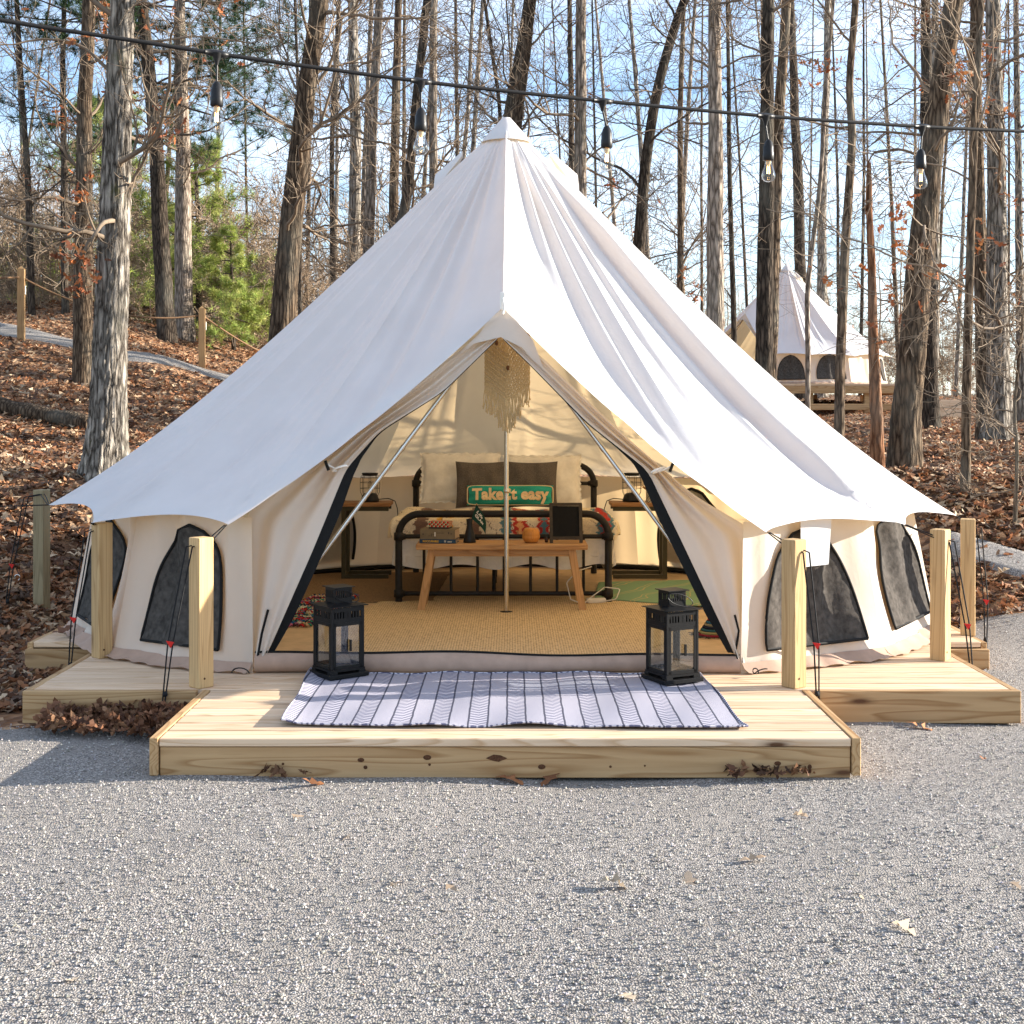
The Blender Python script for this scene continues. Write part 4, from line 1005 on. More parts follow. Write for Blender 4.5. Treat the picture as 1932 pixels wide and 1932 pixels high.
# bed
BX0, BX1, BF, BH = -.80, .755, .50, 2.25
bed = thing('bed', 'black iron pipe bed frame at the back of the tent', 'bed', (0, BF, DZ))
def hoop(y, top, r_=.16):
    a = np.linspace(0, np.pi / 2, 9)
    L = [(BX0, y, DZ + .01), (BX0, y, top - r_ - .2), (BX0, y, top - r_)] + [(BX0 + r_ - r_ * math.cos(t), y, top - r_ + r_ * math.sin(t)) for t in a[1:]]
    Rr = [(BX1 - r_ + r_ * math.sin(t), y, top - r_ + r_ * math.cos(t)) for t in a] + [(BX1, y, top - r_ - .2), (BX1, y, DZ + .01)]
    pts = np.array(L + [(0, y, top)] + Rr)
    mb = MB()
    # straight uprights and the bent top are swept separately so the tube keeps its width
    mb.tubes(np.array(L[:3]), .027, 14, cap=True); mb.tubes(np.array(Rr[-3:])[::-1], .027, 14, cap=True)
    arc = np.array(L[2:] + [(0, y, top)] + Rr[:-2]); t = np.gradient(arc, axis=0); t /= np.linalg.norm(t, axis=1, keepdims=True)
    u = np.tile(np.array((0., 1., 0)), (len(arc), 1)); v = np.cross(t, u); aa = np.arange(14) / 14 * 2 * np.pi
    V = arc[:, None] + .027 * (np.cos(aa)[None, :, None] * u[:, None] + np.sin(aa)[None, :, None] * v[:, None]); mb.grid(V, wrap=True)
    return mb
fb = hoop(BF, .835).build('footboard', 'iron', bed)
hb = hoop(BH, 1.125).build('headboard', 'iron', bed)
def rail(y, z, rr, par, nm='cross_rail'):
    m = MB().tubes(np.array([(BX0, y, z), (BX1, y, z)]), rr, 10)
    for x in (BX0, BX1):
        m.lathe([(.029, -.03), (.036, -.026), (.036, .026), (.029, .03)], (x, y, z), 12)
        d = 1 if x < 0 else -1; m.tubes(np.array([(x, y, z), (x + d * .05, y, z)]), rr * 1.35, 10, cap=True)
    return m.build(nm, 'iron', par)
rail(BF, .668, .017, fb); rail(BF, .245, .017, fb); rail(BH, .965, .017, hb); rail(BH, .50, .017, hb)
for x in (800, 851, 901, 951, 1001, 1051, 1101):
    X_ = P(x, 0, 9.75)[0]; MB().tubes(np.array([(X_, BF, .245), (X_, BF, .668)]), .011, 8).build('spindle', 'iron', fb)
for x in (BX0 + .01, BX1 - .01): MB().box((x, (BF + BH) / 2, .435), (.03, BH - BF, .05)).build('side_rail', 'iron', bed)
for y in (1.0, 1.6, 2.0): MB().tubes(np.array([(-.1, y, DZ + .01), (-.1, y, .43)]), .015, 8).build('center_leg', 'iron', bed)
mt = MB().box((-.02, (BF + BH) / 2 + .02, .60), (1.50, BH - BF - .10, .27), bev=.05).build('mattress', 'whitecloth'); tag(mt, 'white mattress on the iron bed', 'mattress')
def drape(x0, x1, y0, y1, top, drop, nu, nv, lump, seed, foot=True, ins=.0):
    "cloth lying on the bed, falling over both sides and the foot"
    r = np.random.default_rng(seed); W = x1 - x0
    s = np.linspace(-drop, W + drop, nu); q = np.linspace(-drop if foot else 0, y1 - y0, nv)
    S, Q = np.meshgrid(s, q, indexing='ij'); rad = .07
    def fall(d):                               # arclength past edge -> (out, down)
        d = np.maximum(d, 0); a = np.minimum(d / rad, np.pi / 2 * .92)
        return rad * np.sin(a), rad * (1 - np.cos(a)) + np.maximum(d - rad * np.pi / 2 * .92, 0)
    ol, dl = fall(-S); orr, dr = fall(S - W); of, df = fall(-Q)
    X = x0 + np.clip(S, 0, W) - ol + orr; Y = y0 + np.maximum(Q, 0) - of
    Z = top - np.maximum(np.maximum(dl, dr), df)
    ph = r.uniform(0, 6, 8)
    hang = np.clip(np.maximum(np.maximum(-S, S - W), -Q) / max(drop, .01), 0, 1)
    Z = Z + lump * (np.sin(S * 9 + ph[0]) * np.sin(Q * 7 + ph[1]) + .5 * np.sin(S * 17 + Q * 11 + ph[2])) * (1 - hang)
    wv = .022 * np.sin(Q * 16 + ph[3]) + .012 * np.sin(Q * 29 + ph[4]); X = X + np.where(S < 0, -1, np.where(S > W, 1, 0)) * hang * wv
    Y = Y - np.where(Q < 0, 1, 0) * hang * (.016 * np.sin(S * 15 + ph[5]) + .01 * np.sin(S * 27 + ph[6]))
    Z = Z + hang * .02 * np.sin((S + Q) * 12 + ph[7])
    return np.stack([X, Y, Z], -1), S, Q
V, S, Q = drape(-.76, .72, BF + .13, 2.0, .755, .36, 90, 70, .006, 3)
o = MB().grid(V).build('white_duvet', 'whitecloth'); tag(o, 'crumpled white sheet hanging below the patterned blanket', 'sheet')
V, S, Q = drape(-.80, .76, BF + .115, 1.50, .800, .18, 260, 190, .010, 5)
# geometric blanket print
def tri(a): return np.abs((a % 1) * 2 - 1)
cream = np.array((.80, .66, .46)); brown = np.array((.22, .13, .09)); must = np.array((.68, .36, .06)); red = np.array((.48, .04, .03)); tealc = np.array((.09, .20, .23)); orng = np.array((.72, .34, .14))
col = np.tile(cream, S.shape + (1,)); jag = .028 * tri(Q * 17) + .012 * tri(Q * 41 + .3)
cx = S - .78
def band(c0, w, colr, sgn=1):
    d = np.abs(cx - c0); m = (d + jag - .02) < w; col[m] = colr
for c0, seq in ((-.62, ((.05, brown),)), (-.44, ((.055, must), (.02, brown))), (-.22, ((.045, brown),)), (.02, ((.04, tealc),)), (.12, ((.055, red), (.02, orng))), (.30, ((.045, red), (.02, tealc))), (.50, ((.05, brown),)), (.76, ((.06, tealc), (.03, red)))):
    for w, c_ in seq: band(c0, w, c_)
dm = tri(Q * 2.3 + cx * .0) ; lens = np.abs(((cx + .18 * (dm - .5)) * 6.2 + jag * 6) % 1 - .5)
m = (lens < .022) & (tri(Q * 2.3 + .5) > .25); col[m] = brown
core = (tri(Q * 2.3) > .80) & (np.abs(((cx) * 3.6) % 1 - .5) < .16); col[core] = cream
nz_ = np.random.default_rng(3).normal(1, .07, S.shape)[..., None]
V[..., 2] += np.random.default_rng(4).normal(0, .0022, S.shape)
o = MB().grid(V, col * nz_).build('patterned_blanket', 'vcloth'); tag(o, 'fluffy cream blanket with brown, mustard, red and teal zigzag print on the bed', 'blanket')

def pillow(name, label, c, w, h, t, mat, tilt, rz=0, ruffle=0, seed=0):
    n = 34; u = np.linspace(-1, 1, n); U, Vv = np.meshgrid(u, u, indexing='ij'); r = np.random.default_rng(seed); ph = r.uniform(0, 6, 4)
    th = t / 2 * (np.clip(1 - np.abs(U) ** 2.6, 0, 1) * np.clip(1 - np.abs(Vv) ** 2.6, 0, 1)) ** .5
    pin = 1 - .055 * (1 - Vv ** 2) * np.abs(U) ** 3; pin2 = 1 - .07 * (1 - U ** 2) * np.abs(Vv) ** 3
    X = U * w / 2 * pin; Z = Vv * h / 2 * pin2
    wr = .006 * np.sin(U * 7 + Vv * 4 + ph[0]) + .005 * np.sin(Vv * 9 - U * 5 + ph[1]) + .003 * np.sin(U * 15 + ph[2])
    fr_ = np.stack([X, -th + wr * (th > 0), Z], -1); bk = np.stack([X, th * .8, Z], -1)
    o = MB().grid(fr_).grid(bk)
    if ruffle:
        e = np.concatenate([fr_[:, 0], fr_[-1, 1:], fr_[::-1, -1][1:], fr_[0, ::-1][1:-1]]); k = np.arange(len(e))
        d = e / (np.linalg.norm(e, axis=1, keepdims=True)); out = e + d * ruffle * (1 + .3 * np.sin(k * 1.9))[:, None] + np.stack([0 * k, .012 * np.sin(k * 1.3), 0 * k], 1)
        o.grid(np.stack([e, (e + out) / 2, out], 1))
    o = o.build(name, mat); o.location = c; o.rotation_euler = (R(-tilt), 0, rz); tag(o, label, 'pillow')
    return o, (w, h, t, ph)
pillow('white_pillow', 'white ruffled pillow behind the grey pillows on the left', (-.40, 1.93, 1.03), .66, .42, .16, 'whitecloth', 14, 0, .02, 1)
pillow('white_pillow', 'white ruffled pillow behind the grey pillows on the right', (.30, 1.93, 1.01), .64, .42, .16, 'whitecloth', 14, 0, .02, 2)
pillow('grey_pillow', 'dark grey woven pillow left of the tent pole', (-.215, 1.70, .985), .43, .40, .13, 'greycloth', 16, .05, 0, 3)
pillow('grey_pillow', 'dark grey woven pillow right of the tent pole', (.20, 1.70, .985), .44, .40, .13, 'greycloth', 16, -.05, 0, 4)
pw, ph_, pt_ = .715, .165, .10
tp, info = pillow('lumbar_pillow', 'teal lumbar pillow lettered Take it easy in front of the grey pillows', (.025, 1.555, .905), pw, ph_, pt_, 'teal', 14, 0, 0, 5)
WO[tp.name] = np.zeros(3)
a = np.linspace(0, 2 * np.pi, 80); ce, se = np.cos(a), np.sin(a)
pip = np.stack([np.sign(ce) * np.abs(ce) ** .22 * pw / 2 * .985, np.full(80, -.004), np.sign(se) * np.abs(se) ** .22 * ph_ / 2 * .975], 1)
MB().tubes(pip, .0045, 6).build('piping', 'cream', tp)
def onpillow(x, y, h):
    U = x / (pw / 2); W = (y) / (ph_ / 2); th = pt_ / 2 * (max(0, 1 - abs(U) ** 2.6) * max(0, 1 - abs(W) ** 2.6)) ** .5
    wr = .006 * math.sin(U * 7 + W * 4 + info[3][0]) + .005 * math.sin(W * 9 - U * 5 + info[3][1]) + .003 * math.sin(U * 15 + info[3][2])
    return (x, -th + wr - .010 - h, y)
text_obj('lettering', text_mesh('Take it easy', .128, .0055, .0012, space=1.02), 'cream', tp, lambda x, y, h: onpillow(x * .98, y * 1.02 - .002, h))

# bench and the things on it
BY0, BY1, BTOP = .08, .40, .652
bench = thing('bench', 'wooden bench with splayed legs at the foot of the bed', 'bench', (-.03, .24, DZ))
for i, (y0, y1) in enumerate(((BY0, .185), (.187, .292), (.294, BY1))): MB().box((-.032, (y0 + y1) / 2, BTOP - .02), (1.22, y1 - y0, .04), bev=.004).build('top_plank', 'benchwood', bench)
MB().box((-.032, BY0 + .05, BTOP - .065), (1.0, .022, .05)).build('apron', 'benchwood', bench); MB().box((-.032, BY1 - .05, BTOP - .065), (1.0, .022, .05)).build('apron', 'benchwood', bench)
for sx in (-1, 1):
    for y in (BY0 + .045, BY1 - .045): MB().beam((-.032 + sx * .50, y, BTOP - .041), (-.032 + sx * .575, y + (-.03 if y < .2 else .03), DZ + .012), .05, .035).build('leg', 'benchleg', bench)
def bxy(x, y_=.2): return P(x, 0, y_ - CAMY)[0]
bk = thing('book', 'thin blue book at the bottom of the stack on the bench', 'book', (bxy(829), .22, BTOP), R(-6))
MB().box((0, 0, .0025), (.262, .175, .003)).box((0, 0, .0275), (.262, .175, .003)).box((0, -.0865, .015), (.262, .003, .025)).build('cover', 'bluebook', bk)
MB().box((0, .002, .015), (.254, .170, .021)).build('pages', 'paper', bk)
text_obj('spine_title', text_mesh('ROCCURABLE', .021, .0006, .0004), 'yellowink', bk, lambda x, y, h: (x * .86 - .05, -.0885 - h, .0152 + y))
text_obj('spine_mark', text_mesh('III  ooo', .019, .0004, .0004), 'whiteink', bk, lambda x, y, h: (x + .075, -.0885 - h, .0152 + y))
gb = thing('book', 'thick grey book lying on the blue book on the bench', 'book', (bxy(830), .23, BTOP + .0295), R(-9))
MB().box((0, 0, .0025), (.255, .18, .004)).box((0, 0, .0695), (.255, .18, .004)).box((0, -.089, .036), (.255, .004, .071)).build('cover', 'greybook', gb)
MB().box((0, .003, .036), (.246, .172, .063)).build('pages', 'paper', gb)
m = MB(); ys_ = -.0915
for (x, z, w, h_) in ((-.045, .030, .004, .022), (-.03, .036, .018, .003), (-.06, .024, .012, .003), (.02, .045, .05, .003), (.082, .046, .006, .016), (.10, .040, .010, .006), (-.105, .036, .010, .008)): m.box((x, ys_, z), (w, .001, h_))
m.build('spine_print', 'darkink', gb)
m = MB(); m.box((-.018, ys_ - .0003, .036), (.008, .001, .03)).build('spine_figure', 'whiteink', gb)
pb_ = thing('gift_box', 'small box in red, green and cream squares on top of the books', 'box', (bxy(831), .22, BTOP + .1025), R(-12))
MB().box((0, 0, .006), (.146, .10, .012)).build('lower_tray', 'darkink', pb_)
m = MB(); cols_ = {0: (.5, .02, .02), 1: (.02, .22, .11), 2: (.62, .50, .30)}
def sqs(o_, du, dv, nu_, nv_):
    o_ = np.array(o_, float); du = np.array(du, float) / nu_; dv = np.array(dv, float) / nv_
    for i in range(nu_):
        for j in range(nv_):
            p = o_ + du * i + dv * j
            if (i + j) % 2: m.add([p, p + du, p + du + dv, p + dv], [(0, 1, 2, 3)], False, cols_[0])
            else:
                m.add([p, p + du, p + du + dv], [(0, 1, 2)], False, cols_[2]); m.add([p, p + du + dv, p + dv], [(0, 1, 2)], False, cols_[1])
sqs((-.074, -.051, .012), (.148, 0, 0), (0, 0, .040), 10, 3); sqs((-.074, .051, .012), (0, -.102, 0), (0, 0, .040), 6, 3)
sqs((.074, -.051, .012), (0, .102, 0), (0, 0, .040), 6, 3); sqs((.074, .051, .012), (-.148, 0, 0), (0, 0, .040), 10, 3); sqs((-.074, -.051, .052), (.148, 0, 0), (0, .102, 0), 10, 6)
m.build('checked_lid', 'vpaper', pb_)
vz = (bxy(886), .20, BTOP)
vs_ = thing('vase', 'tall black vase on the bench holding a pennant', 'vase', vz)
MB().lathe([(0, 0), (.044, .001), (.046, .006), (.038, .05), (.026, .095), (.021, .12), (.022, .145), (.025, .17), (.021, .17), (.018, .14), (0, .13)], vz, 26).build('vessel', 'black', vs_)
pn = thing('pennant', 'dark green pennant with white lettering on a stick in the black vase', 'pennant', (vz[0], vz[1], BTOP + .13))
MB().tubes(np.array([(vz[0], vz[1], BTOP + .05), (vz[0] + .030, vz[1] - .005, BTOP + .19), (vz[0] + .052, vz[1] - .008, BTOP + .282)]), .004, 6).build('stick', 'benchleg', pn)
m = MB(); a0 = np.array((vz[0] + .048, vz[1] - .012, BTOP + .275)); a1 = np.array((vz[0] + .014, vz[1] - .012, BTOP + .175)); tip = np.array((vz[0] + .115, vz[1] - .02, BTOP + .06))
g_ = np.array([[(a0 * (1 - v) + a1 * v) * (1 - u) + (tip + np.array((.0, 0, .02)) * (1 - v)) * u + np.array((.030 * math.sin(np.pi * u) * (1 - v * .5), -.02 * math.sin(u * 5), .0)) for v in np.linspace(0, 1, 8)] for u in np.linspace(0, 1, 18)])
fl = m.grid(g_).build('flag', 'green', pn)
def onflag(x, y, h):
    u = min(.98, max(0, (x + .075) / .17)); v = min(1, max(0, .5 - y / .11)); p = (a0 * (1 - v) + a1 * v) * (1 - u) + (tip + np.array((.0, 0, .02)) * (1 - v)) * u + np.array((.030 * math.sin(np.pi * u) * (1 - v * .5), -.02 * math.sin(u * 5), .0))
    return p + np.array((0, -.004 - h, 0)) - WO[pn.name]
text_obj('lettering', text_mesh('Life', .036, .0008, .0004, italic=.3), 'whiteink', pn, lambda x, y, h: onflag(x - .035, y + .022, h))
text_obj('lettering', text_mesh('GLAM', .030, .0012, .0004), 'whiteink', pn, lambda x, y, h: onflag(x - .02, y - .012, h))
df = thing('diffuser', 'round orange wooden diffuser on the bench', 'diffuser', (bxy(1002), .2, BTOP))
MB().lathe([(0, .003), (.040, .003), (.052, .012), (.063, .035), (.064, .048), (.0625, .0495), (.0635, .051), (.062, .075), (.052, .098), (.04, .106), (.015, .107), (.012, .103), (0, .103)], (bxy(1002), .2, BTOP), 30).build('body', 'diffuser', df)
MB().lathe([(.041, 0), (.041, .004), (.03, .004)], (bxy(1002), .2, BTOP), 20).build('foot_ring', 'black', df)
bt = thing('small_bottle', 'tiny brown bottle between the diffuser and the chalkboard', 'bottle', (bxy(1031), .22, BTOP))
MB().lathe([(0, 0), (.0125, .001), (.0125, .028), (.006, .034), (.006, .040)], (bxy(1031), .22, BTOP), 14).build('flask', 'brownglass', bt)
MB().lathe([(.0085, .038), (.0085, .055), (0, .056)], (bxy(1031), .22, BTOP), 14).build('cap', 'black', bt)
ck = thing('chalkboard', 'small black A-frame chalkboard standing on the bench', 'chalkboard', (bxy(1068), .17, BTOP), R(4))
lean = R(9)
def tilt(x, z, y=0): return np.array((x, y + z * math.tan(lean), z))
W_, H_ = .235, .285
for sx in (-1, 1): MB().beam(tilt(sx * (W_ / 2 - .011), 0), tilt(sx * (W_ / 2 - .011), H_), .022, .014).build('frame_side', 'greyframe', ck)
for z in (.035, H_ - .011): MB().beam(tilt(-W_ / 2 + .022, z), tilt(W_ / 2 - .022, z), .013, .022).build('frame_rail', 'greyframe', ck)
mid = tilt(0, (.046 + H_ - .022) / 2, .003); MB().box(mid, (W_ - .044, .004, H_ - .068), rx=-lean).build('slate', 'slate', ck)
for sx in (-1, 1): MB().beam((sx * (W_ / 2 - .006) + .012, .105, 0), (sx * (W_ / 2 - .012) + .006, .05, H_ - .01), .018, .012).build('rear_leg', 'greyframe', ck)

# nightstands, cage lamps, plant
def nightstand(label, x0, x1, y, legx, z=.825):
    t = thing('nightstand', label, 'nightstand', ((x0 + x1) / 2, y, DZ))
    d = .30
    MB().box(((x0 + x1) / 2, y, z - .016), (x1 - x0, d + .02, .032), bev=.004).build('wooden_top', 'nightwood', t)
    for yy in (y - d / 2 + .02, y + d / 2 - .02):
        m = MB(); w = .036
        m.box(((x0 + x1) / 2, yy, z - .05), (x1 - x0 - .03, w, w)); m.box(((x0 + x1) / 2, yy, DZ + .035), (x1 - x0 - .03, w, w)); lx = x0 + .033 if legx < 0 else x1 - .033
        m.box((lx, yy, (z - .068 + DZ + .053) / 2), (w, w, z - .068 - DZ - .053)); m.build('side_frame', 'frame_olive', t)
    lx = x0 + .033 if legx < 0 else x1 - .033
    MB().box((lx, y, DZ + .035), (.03, d - .08, .03)).build('cross_bar', 'frame_olive', t)
    return t
nightstand('dark framed nightstand with wooden top left of the bed', -1.41, -.985, 1.95, -1)
nightstand('dark framed nightstand with wooden top right of the bed', .875, 1.36, 1.95, 1)
def cage_lamp(label, x, y, z=.825):
    t = thing('cage_lamp', label, 'lamp', (x, y, z)); c = (x, y, z)
    MB().lathe([(0, 0), (.078, .001), (.08, .02), (.074, .03), (.066, .055), (.05, .072), (.02, .078), (0, .078)], c, 26).build('base', 'black', t)
    MB().lathe([(0, .222), (.062, .222), (.070, .240), (.068, .246), (.03, .248), (0, .248)], c, 26).build('cap', 'black', t)
    m = MB(); a = np.linspace(0, 2 * np.pi, 30)
    for zz, rr in ((.115, .083), (.165, .083), (.205, .079)): m.tubes(np.stack([x + rr * np.cos(a), y + rr * np.sin(a), np.full(30, z + zz)], 1), .0018, 5)
    for k in range(8):
        an = k * np.pi / 4 + .2; pr_ = np.array([(.066, .05), (.082, .085), (.083, .12), (.083, .19), (.076, .215), (.064, .228)])
        m.tubes(np.stack([x + pr_[:, 0] * math.cos(an), y + pr_[:, 0] * math.sin(an), z + pr_[:, 1]], 1), .002, 5)
    m.build('wire_cage', 'black', t)
    MB().lathe([(.01, .07), (.012, .1), (.02, .125), (.022, .15), (.012, .172), (0, .176)], c, 16).build('bulb', 'bulbglass', t)
    s = 1 if x < 0 else -1
    MB().tubes(cord([(x + s * .07, y, z + .02), (x + s * .16, y - .02, z + .03), (x + s * .215, y - .02, z + .008), (x + s * .235, y - .01, z - .06), (x + s * .24, y + .02, z - .16)], 16), .004, 5).build('power_cord', 'rope', t)
cage_lamp('wire cage lamp on the left nightstand', P(698, 0, 11.2)[0], 1.95)
cage_lamp('wire cage lamp on the right nightstand', P(1192, 0, 11.2)[0], 1.95)
pc = (P(1231, 0, 11.1)[0], 1.88, .825); pp = thing('potted_plant', 'dried orange plant in a black and white pot on the right nightstand', 'plant', pc)
m = MB(); na, nzz = 32, 14; a = np.arange(na) / na * 2 * np.pi; V = np.array([[(pc[0] + .052 * math.cos(t), pc[1] + .052 * math.sin(t), pc[2] + .102 * k / nzz) for t in a] for k in range(nzz + 1)])
cc = np.array([[(.02, .02, .02) if (abs(((i % 8) - 4)) + abs((k % 7) - 3)) % 3 == 0 else (.62, .55, .42) for i in range(na)] for k in range(nzz + 1)]); m.grid(V, cc, True, True)
m.build('pot', 'vpaper', pp); MB().lathe([(.05, .09), (0, .092)], pc, 20).build('soil', 'knot', pp)
r = np.random.default_rng(6); n = 60; a = r.uniform(0, 6.28, n); el = r.uniform(.5, 1.4, n); L_ = r.uniform(.05, .10, n)
q = np.linspace(0, 1, 4)[None, :, None]; s0 = np.array((pc[0], pc[1], pc[2] + .09))[None, None] + np.stack([.02 * np.cos(a), .02 * np.sin(a), 0 * a], 1)[:, None]
e0 = s0 + np.stack([L_ * np.cos(a) * np.cos(el), L_ * np.sin(a) * np.cos(el), L_ * np.sin(el)], 1)[:, None]
pth = s0 * (1 - q) + e0 * q; MB().tubes(pth, np.array([.004, .005, .004, .001])[None], 4).build('leaves', 'dryplant', pp)
# power strip and white cable at the right bed leg
ps = thing('power_strip', 'white power strip with looping cable by the right bed leg', 'power strip', (.66, .42, FZ))
MB().box((.66, .43, FZ + .025), (.14, .05, .035), rz=.2, bev=.006).build('strip_body', 'whiteplastic', ps)
MB().tubes(cord([(.70, .40, FZ + .02), (.80, .33, FZ + .05), (.83, .36, FZ + .12), (.72, .38, FZ + .13), (.62, .36, FZ + .06), (.56, .34, FZ + .01), (.47, .38, FZ + .04), (.44, .40, FZ + .16), (.52, .44, FZ + .24), (.63, .47, FZ + .27)], 50), .004, 6).build('cable', 'whiteplastic', ps)

# macrame hanging under the door peak
MZ, MY, MX, MW = P(957, 640, 7.75)[2] + .03, -1.52, P(957, 640, 7.75)[0], .268
mac = thing('macrame_hanging', 'tan knotted macrame with fringe hanging in the tent doorway', 'wall hanging', (MX, MY, MZ))
MB().tubes(np.array([(MX - MW / 2 - .02, MY, MZ), (MX + MW / 2 + .02, MY, MZ)]), .008, 8, cap=True).build('dowel', 'benchleg', mac)
def vbot(x): return MZ - .30 - .085 * (1 - np.abs(x) / (MW / 2))
m = MB(); ncord = 34; r = np.random.default_rng(9)
for i in range(ncord):                             # vertical cords of the body
    x = -MW / 2 + MW * (i + .5) / ncord; zz = np.linspace(MZ, vbot(x), 26)
    m.tubes(np.stack([MX + x + .0018 * np.sin(zz * 260 + i * 1.7), MY + .003 * np.sin(zz * 210 + i * 2.1), zz], 1), .0042, 5)
m.build('cord_body', 'macrame', mac)
m = MB()
for sgn in (-1, 1):                                # diagonal rows of hitch knots
    for k in range(13):
        zc = MZ - .015 - .030 * k
        x = np.linspace(0, MW / 2, 40); zz = zc - .10 + (x / (MW / 2)) * .10 + .0
        if sgn < 0: pass
        ok = (zz > vbot(x) - .002) & (zz < MZ - .004)
        if ok.sum() < 4: continue
        x, zz = x[ok], zz[ok]; m.tubes(np.stack([MX + sgn * x, MY - .007 - .0025 * np.abs(np.sin(x * 400)), zz + .003 * np.sin(x * 420)], 1), .0042 + .0012 * np.sin(x * 420), 5)
m.build('knot_rows', 'macrame', mac)
m = MB(); n = 74
for i in range(n):
    x = -MW / 2 + MW * (i + .5) / n + r.normal(0, .001); z0 = vbot(x) + .006; z1 = z0 - r.uniform(.125, .165) - (.045 if abs(x) < .05 else 0) + .035 * (x > .08)
    q = np.linspace(0, 1, 9); sw = r.normal(0, .007); m.tubes(np.stack([MX + x + sw * q ** 2 + .002 * np.sin(q * 9 + i), MY - .002 + r.normal(0, .005) * q, z0 + (z1 - z0) * q], 1), np.array([.0026] * 7 + [.0034, .0038]), 4)
m.build('fringe', 'macrame', mac)
for bx_, bz in ((-.062, -.055), (.062, -.055), (.004, -.20)):
    MB().lathe([(0, -.016), (.008, -.011), (.010, 0), (.008, .011), (0, .016)], (MX + bx_, MY - .016, MZ + bz), 10).build('bead', 'bead', mac)

# ------------------------------------------------------------------ string lights
s_ = np.linspace(-.6, 1.35, 120)
def wire(s):
    s = np.asarray(s, float); z = 5.2 + 1.3 * s; X = -1.15 + 3.2 * s
    xp = 966 + (X - CAMX) / z * F
    yp = np.interp(xp, [-900, -400, 0, 200, 417, 600, 800, 1000, 1160, 1300, 1463, 1750, 1932, 2300, 2800], [-130, -40, 40, 68, 103, 128, 155, 177, 193, 206, 221, 240, 248, 260, 270])
    return np.stack([X, z + CAMY, CAMZ - (yp - HOR) / F * z], -1)
sl = thing('string_lights', 'black cable of hanging lit filament bulbs strung across the top of the scene', 'string lights', (0, -3.4, 3.0))
wp = wire(s_); kk = np.ones(9) / 9
for i in range(3):
    pad = np.concatenate([np.repeat(wp[:1, i][None], 4, 1)[0], wp[:, i], np.repeat(wp[-1:, i][None], 4, 1)[0]]); wp[:, i] = np.convolve(pad, kk, 'valid')
MB().tubes(wp, .0085, 8).build('cable', 'rope', sl)
for j, s in enumerate((-.235, 0, .255, .505, .75, 1.0, 1.26)):
    i0 = np.argmin(np.abs(s_ - s)); p = wp[i0]; d = wp[i0 + 1] - wp[i0 - 1]; d /= np.linalg.norm(d)
    sw = np.array([(.0, 0), (.0, 0), (-.0, 0), (.014, 0), (.01, 0), (-.004, 0), (0, 0)][j] + (0,)) * 1.0
    tilt_ = np.array((sw[0], 0, 0))
    hold = MB().tubes(np.array([p - d * .045, p - d * .02, p + d * .02, p + d * .045]), np.array([.010, .014, .014, .010]), 10, cap=True)
    hold.tubes(np.array([p, p + (0, 0, -.012), p + (0, 0, -.03), p + (0, 0, -.045)]), np.array([.022, .018, .010, .007]), 10)
    hold.tubes(np.array([p + (0, 0, -.04), p + tilt_ * .5 + (0, 0, -.075), p + tilt_ * 1.2 + (0, 0, -.115)]), .0045, 6)
    c = p + tilt_ * 1.3 + (0, 0, -.225)
    hold.lathe([(.0, .118), (.010, .112), (.018, .100), (.022, .085), (.0245, .08), (.0245, .055), (.026, .05), (.026, .02), (.022, .015), (.0, .015)], c, 18)
    so = hold.build('socket', 'black', sl)
    bu = MB().lathe([(.015, .015), (.016, .002), (.020, -.014), (.028, -.034), (.032, -.052), (.030, -.068), (.020, -.080), (.008, -.0845), (0, -.085)], c, 24).build('bulb', 'bulbglass', so)
    MB().tubes(np.array([c + (-.004, 0, .0), c + (-.005, 0, -.045)]), .0018, 5).tubes(np.array([c + (.004, 0, .0), c + (.005, 0, -.045)]), .0018, 5).build('filament', 'filament', so)
    MB().lathe([(.012, .014), (.012, .004), (.004, -.012), (0, -.014)], c, 12).build('bulb_neck', 'cream', so)

# ------------------------------------------------------------------ trees
def grow(start, dirs, L, r0, nseg, wob, up, r, taper=.75):
    "B branches at once -> paths (B, nseg+1, 3), radii"
    B = len(start)
    d = dirs[:, None, :] + np.cumsum(r.normal(0, wob, (B, nseg, 3)), 1)
    d[..., 2] += up * np.linspace(0, 1, nseg)[None]
    d /= np.linalg.norm(d, axis=2, keepdims=True) + 1e-9
    pts = np.concatenate([start[:, None], start[:, None] + np.cumsum(d * (L / nseg)[:, None, None], 1)], 1)
    rad = r0[:, None] * (1 - taper * np.linspace(0, 1, nseg + 1)[None])
    return pts, rad, d
def pick(pts, d, rad, n, lo, r):
    "n start points spread along each branch, with side-going directions"
    B, N, _ = pts.shape
    t = np.sort(r.uniform(lo, 1, (B, n)), 1) * (N - 1.001); i = t.astype(int); f = (t - i)[..., None]
    b = np.arange(B)[:, None]
    p = pts[b, i] * (1 - f) + pts[b, i + 1] * f
    dd = d[b, np.minimum(i, d.shape[1] - 1)]
    side = r.normal(0, 1, (B, n, 3)); side -= (side * dd).sum(-1, keepdims=True) * dd; side /= np.linalg.norm(side, axis=-1, keepdims=True) + 1e-9
    a = r.uniform(.5, 1.15, (B, n, 1))
    nd = dd * np.cos(a) + side * np.sin(a)
    rr = rad[b, i]
    return p.reshape(-1, 3), nd.reshape(-1, 3), rr.reshape(-1)
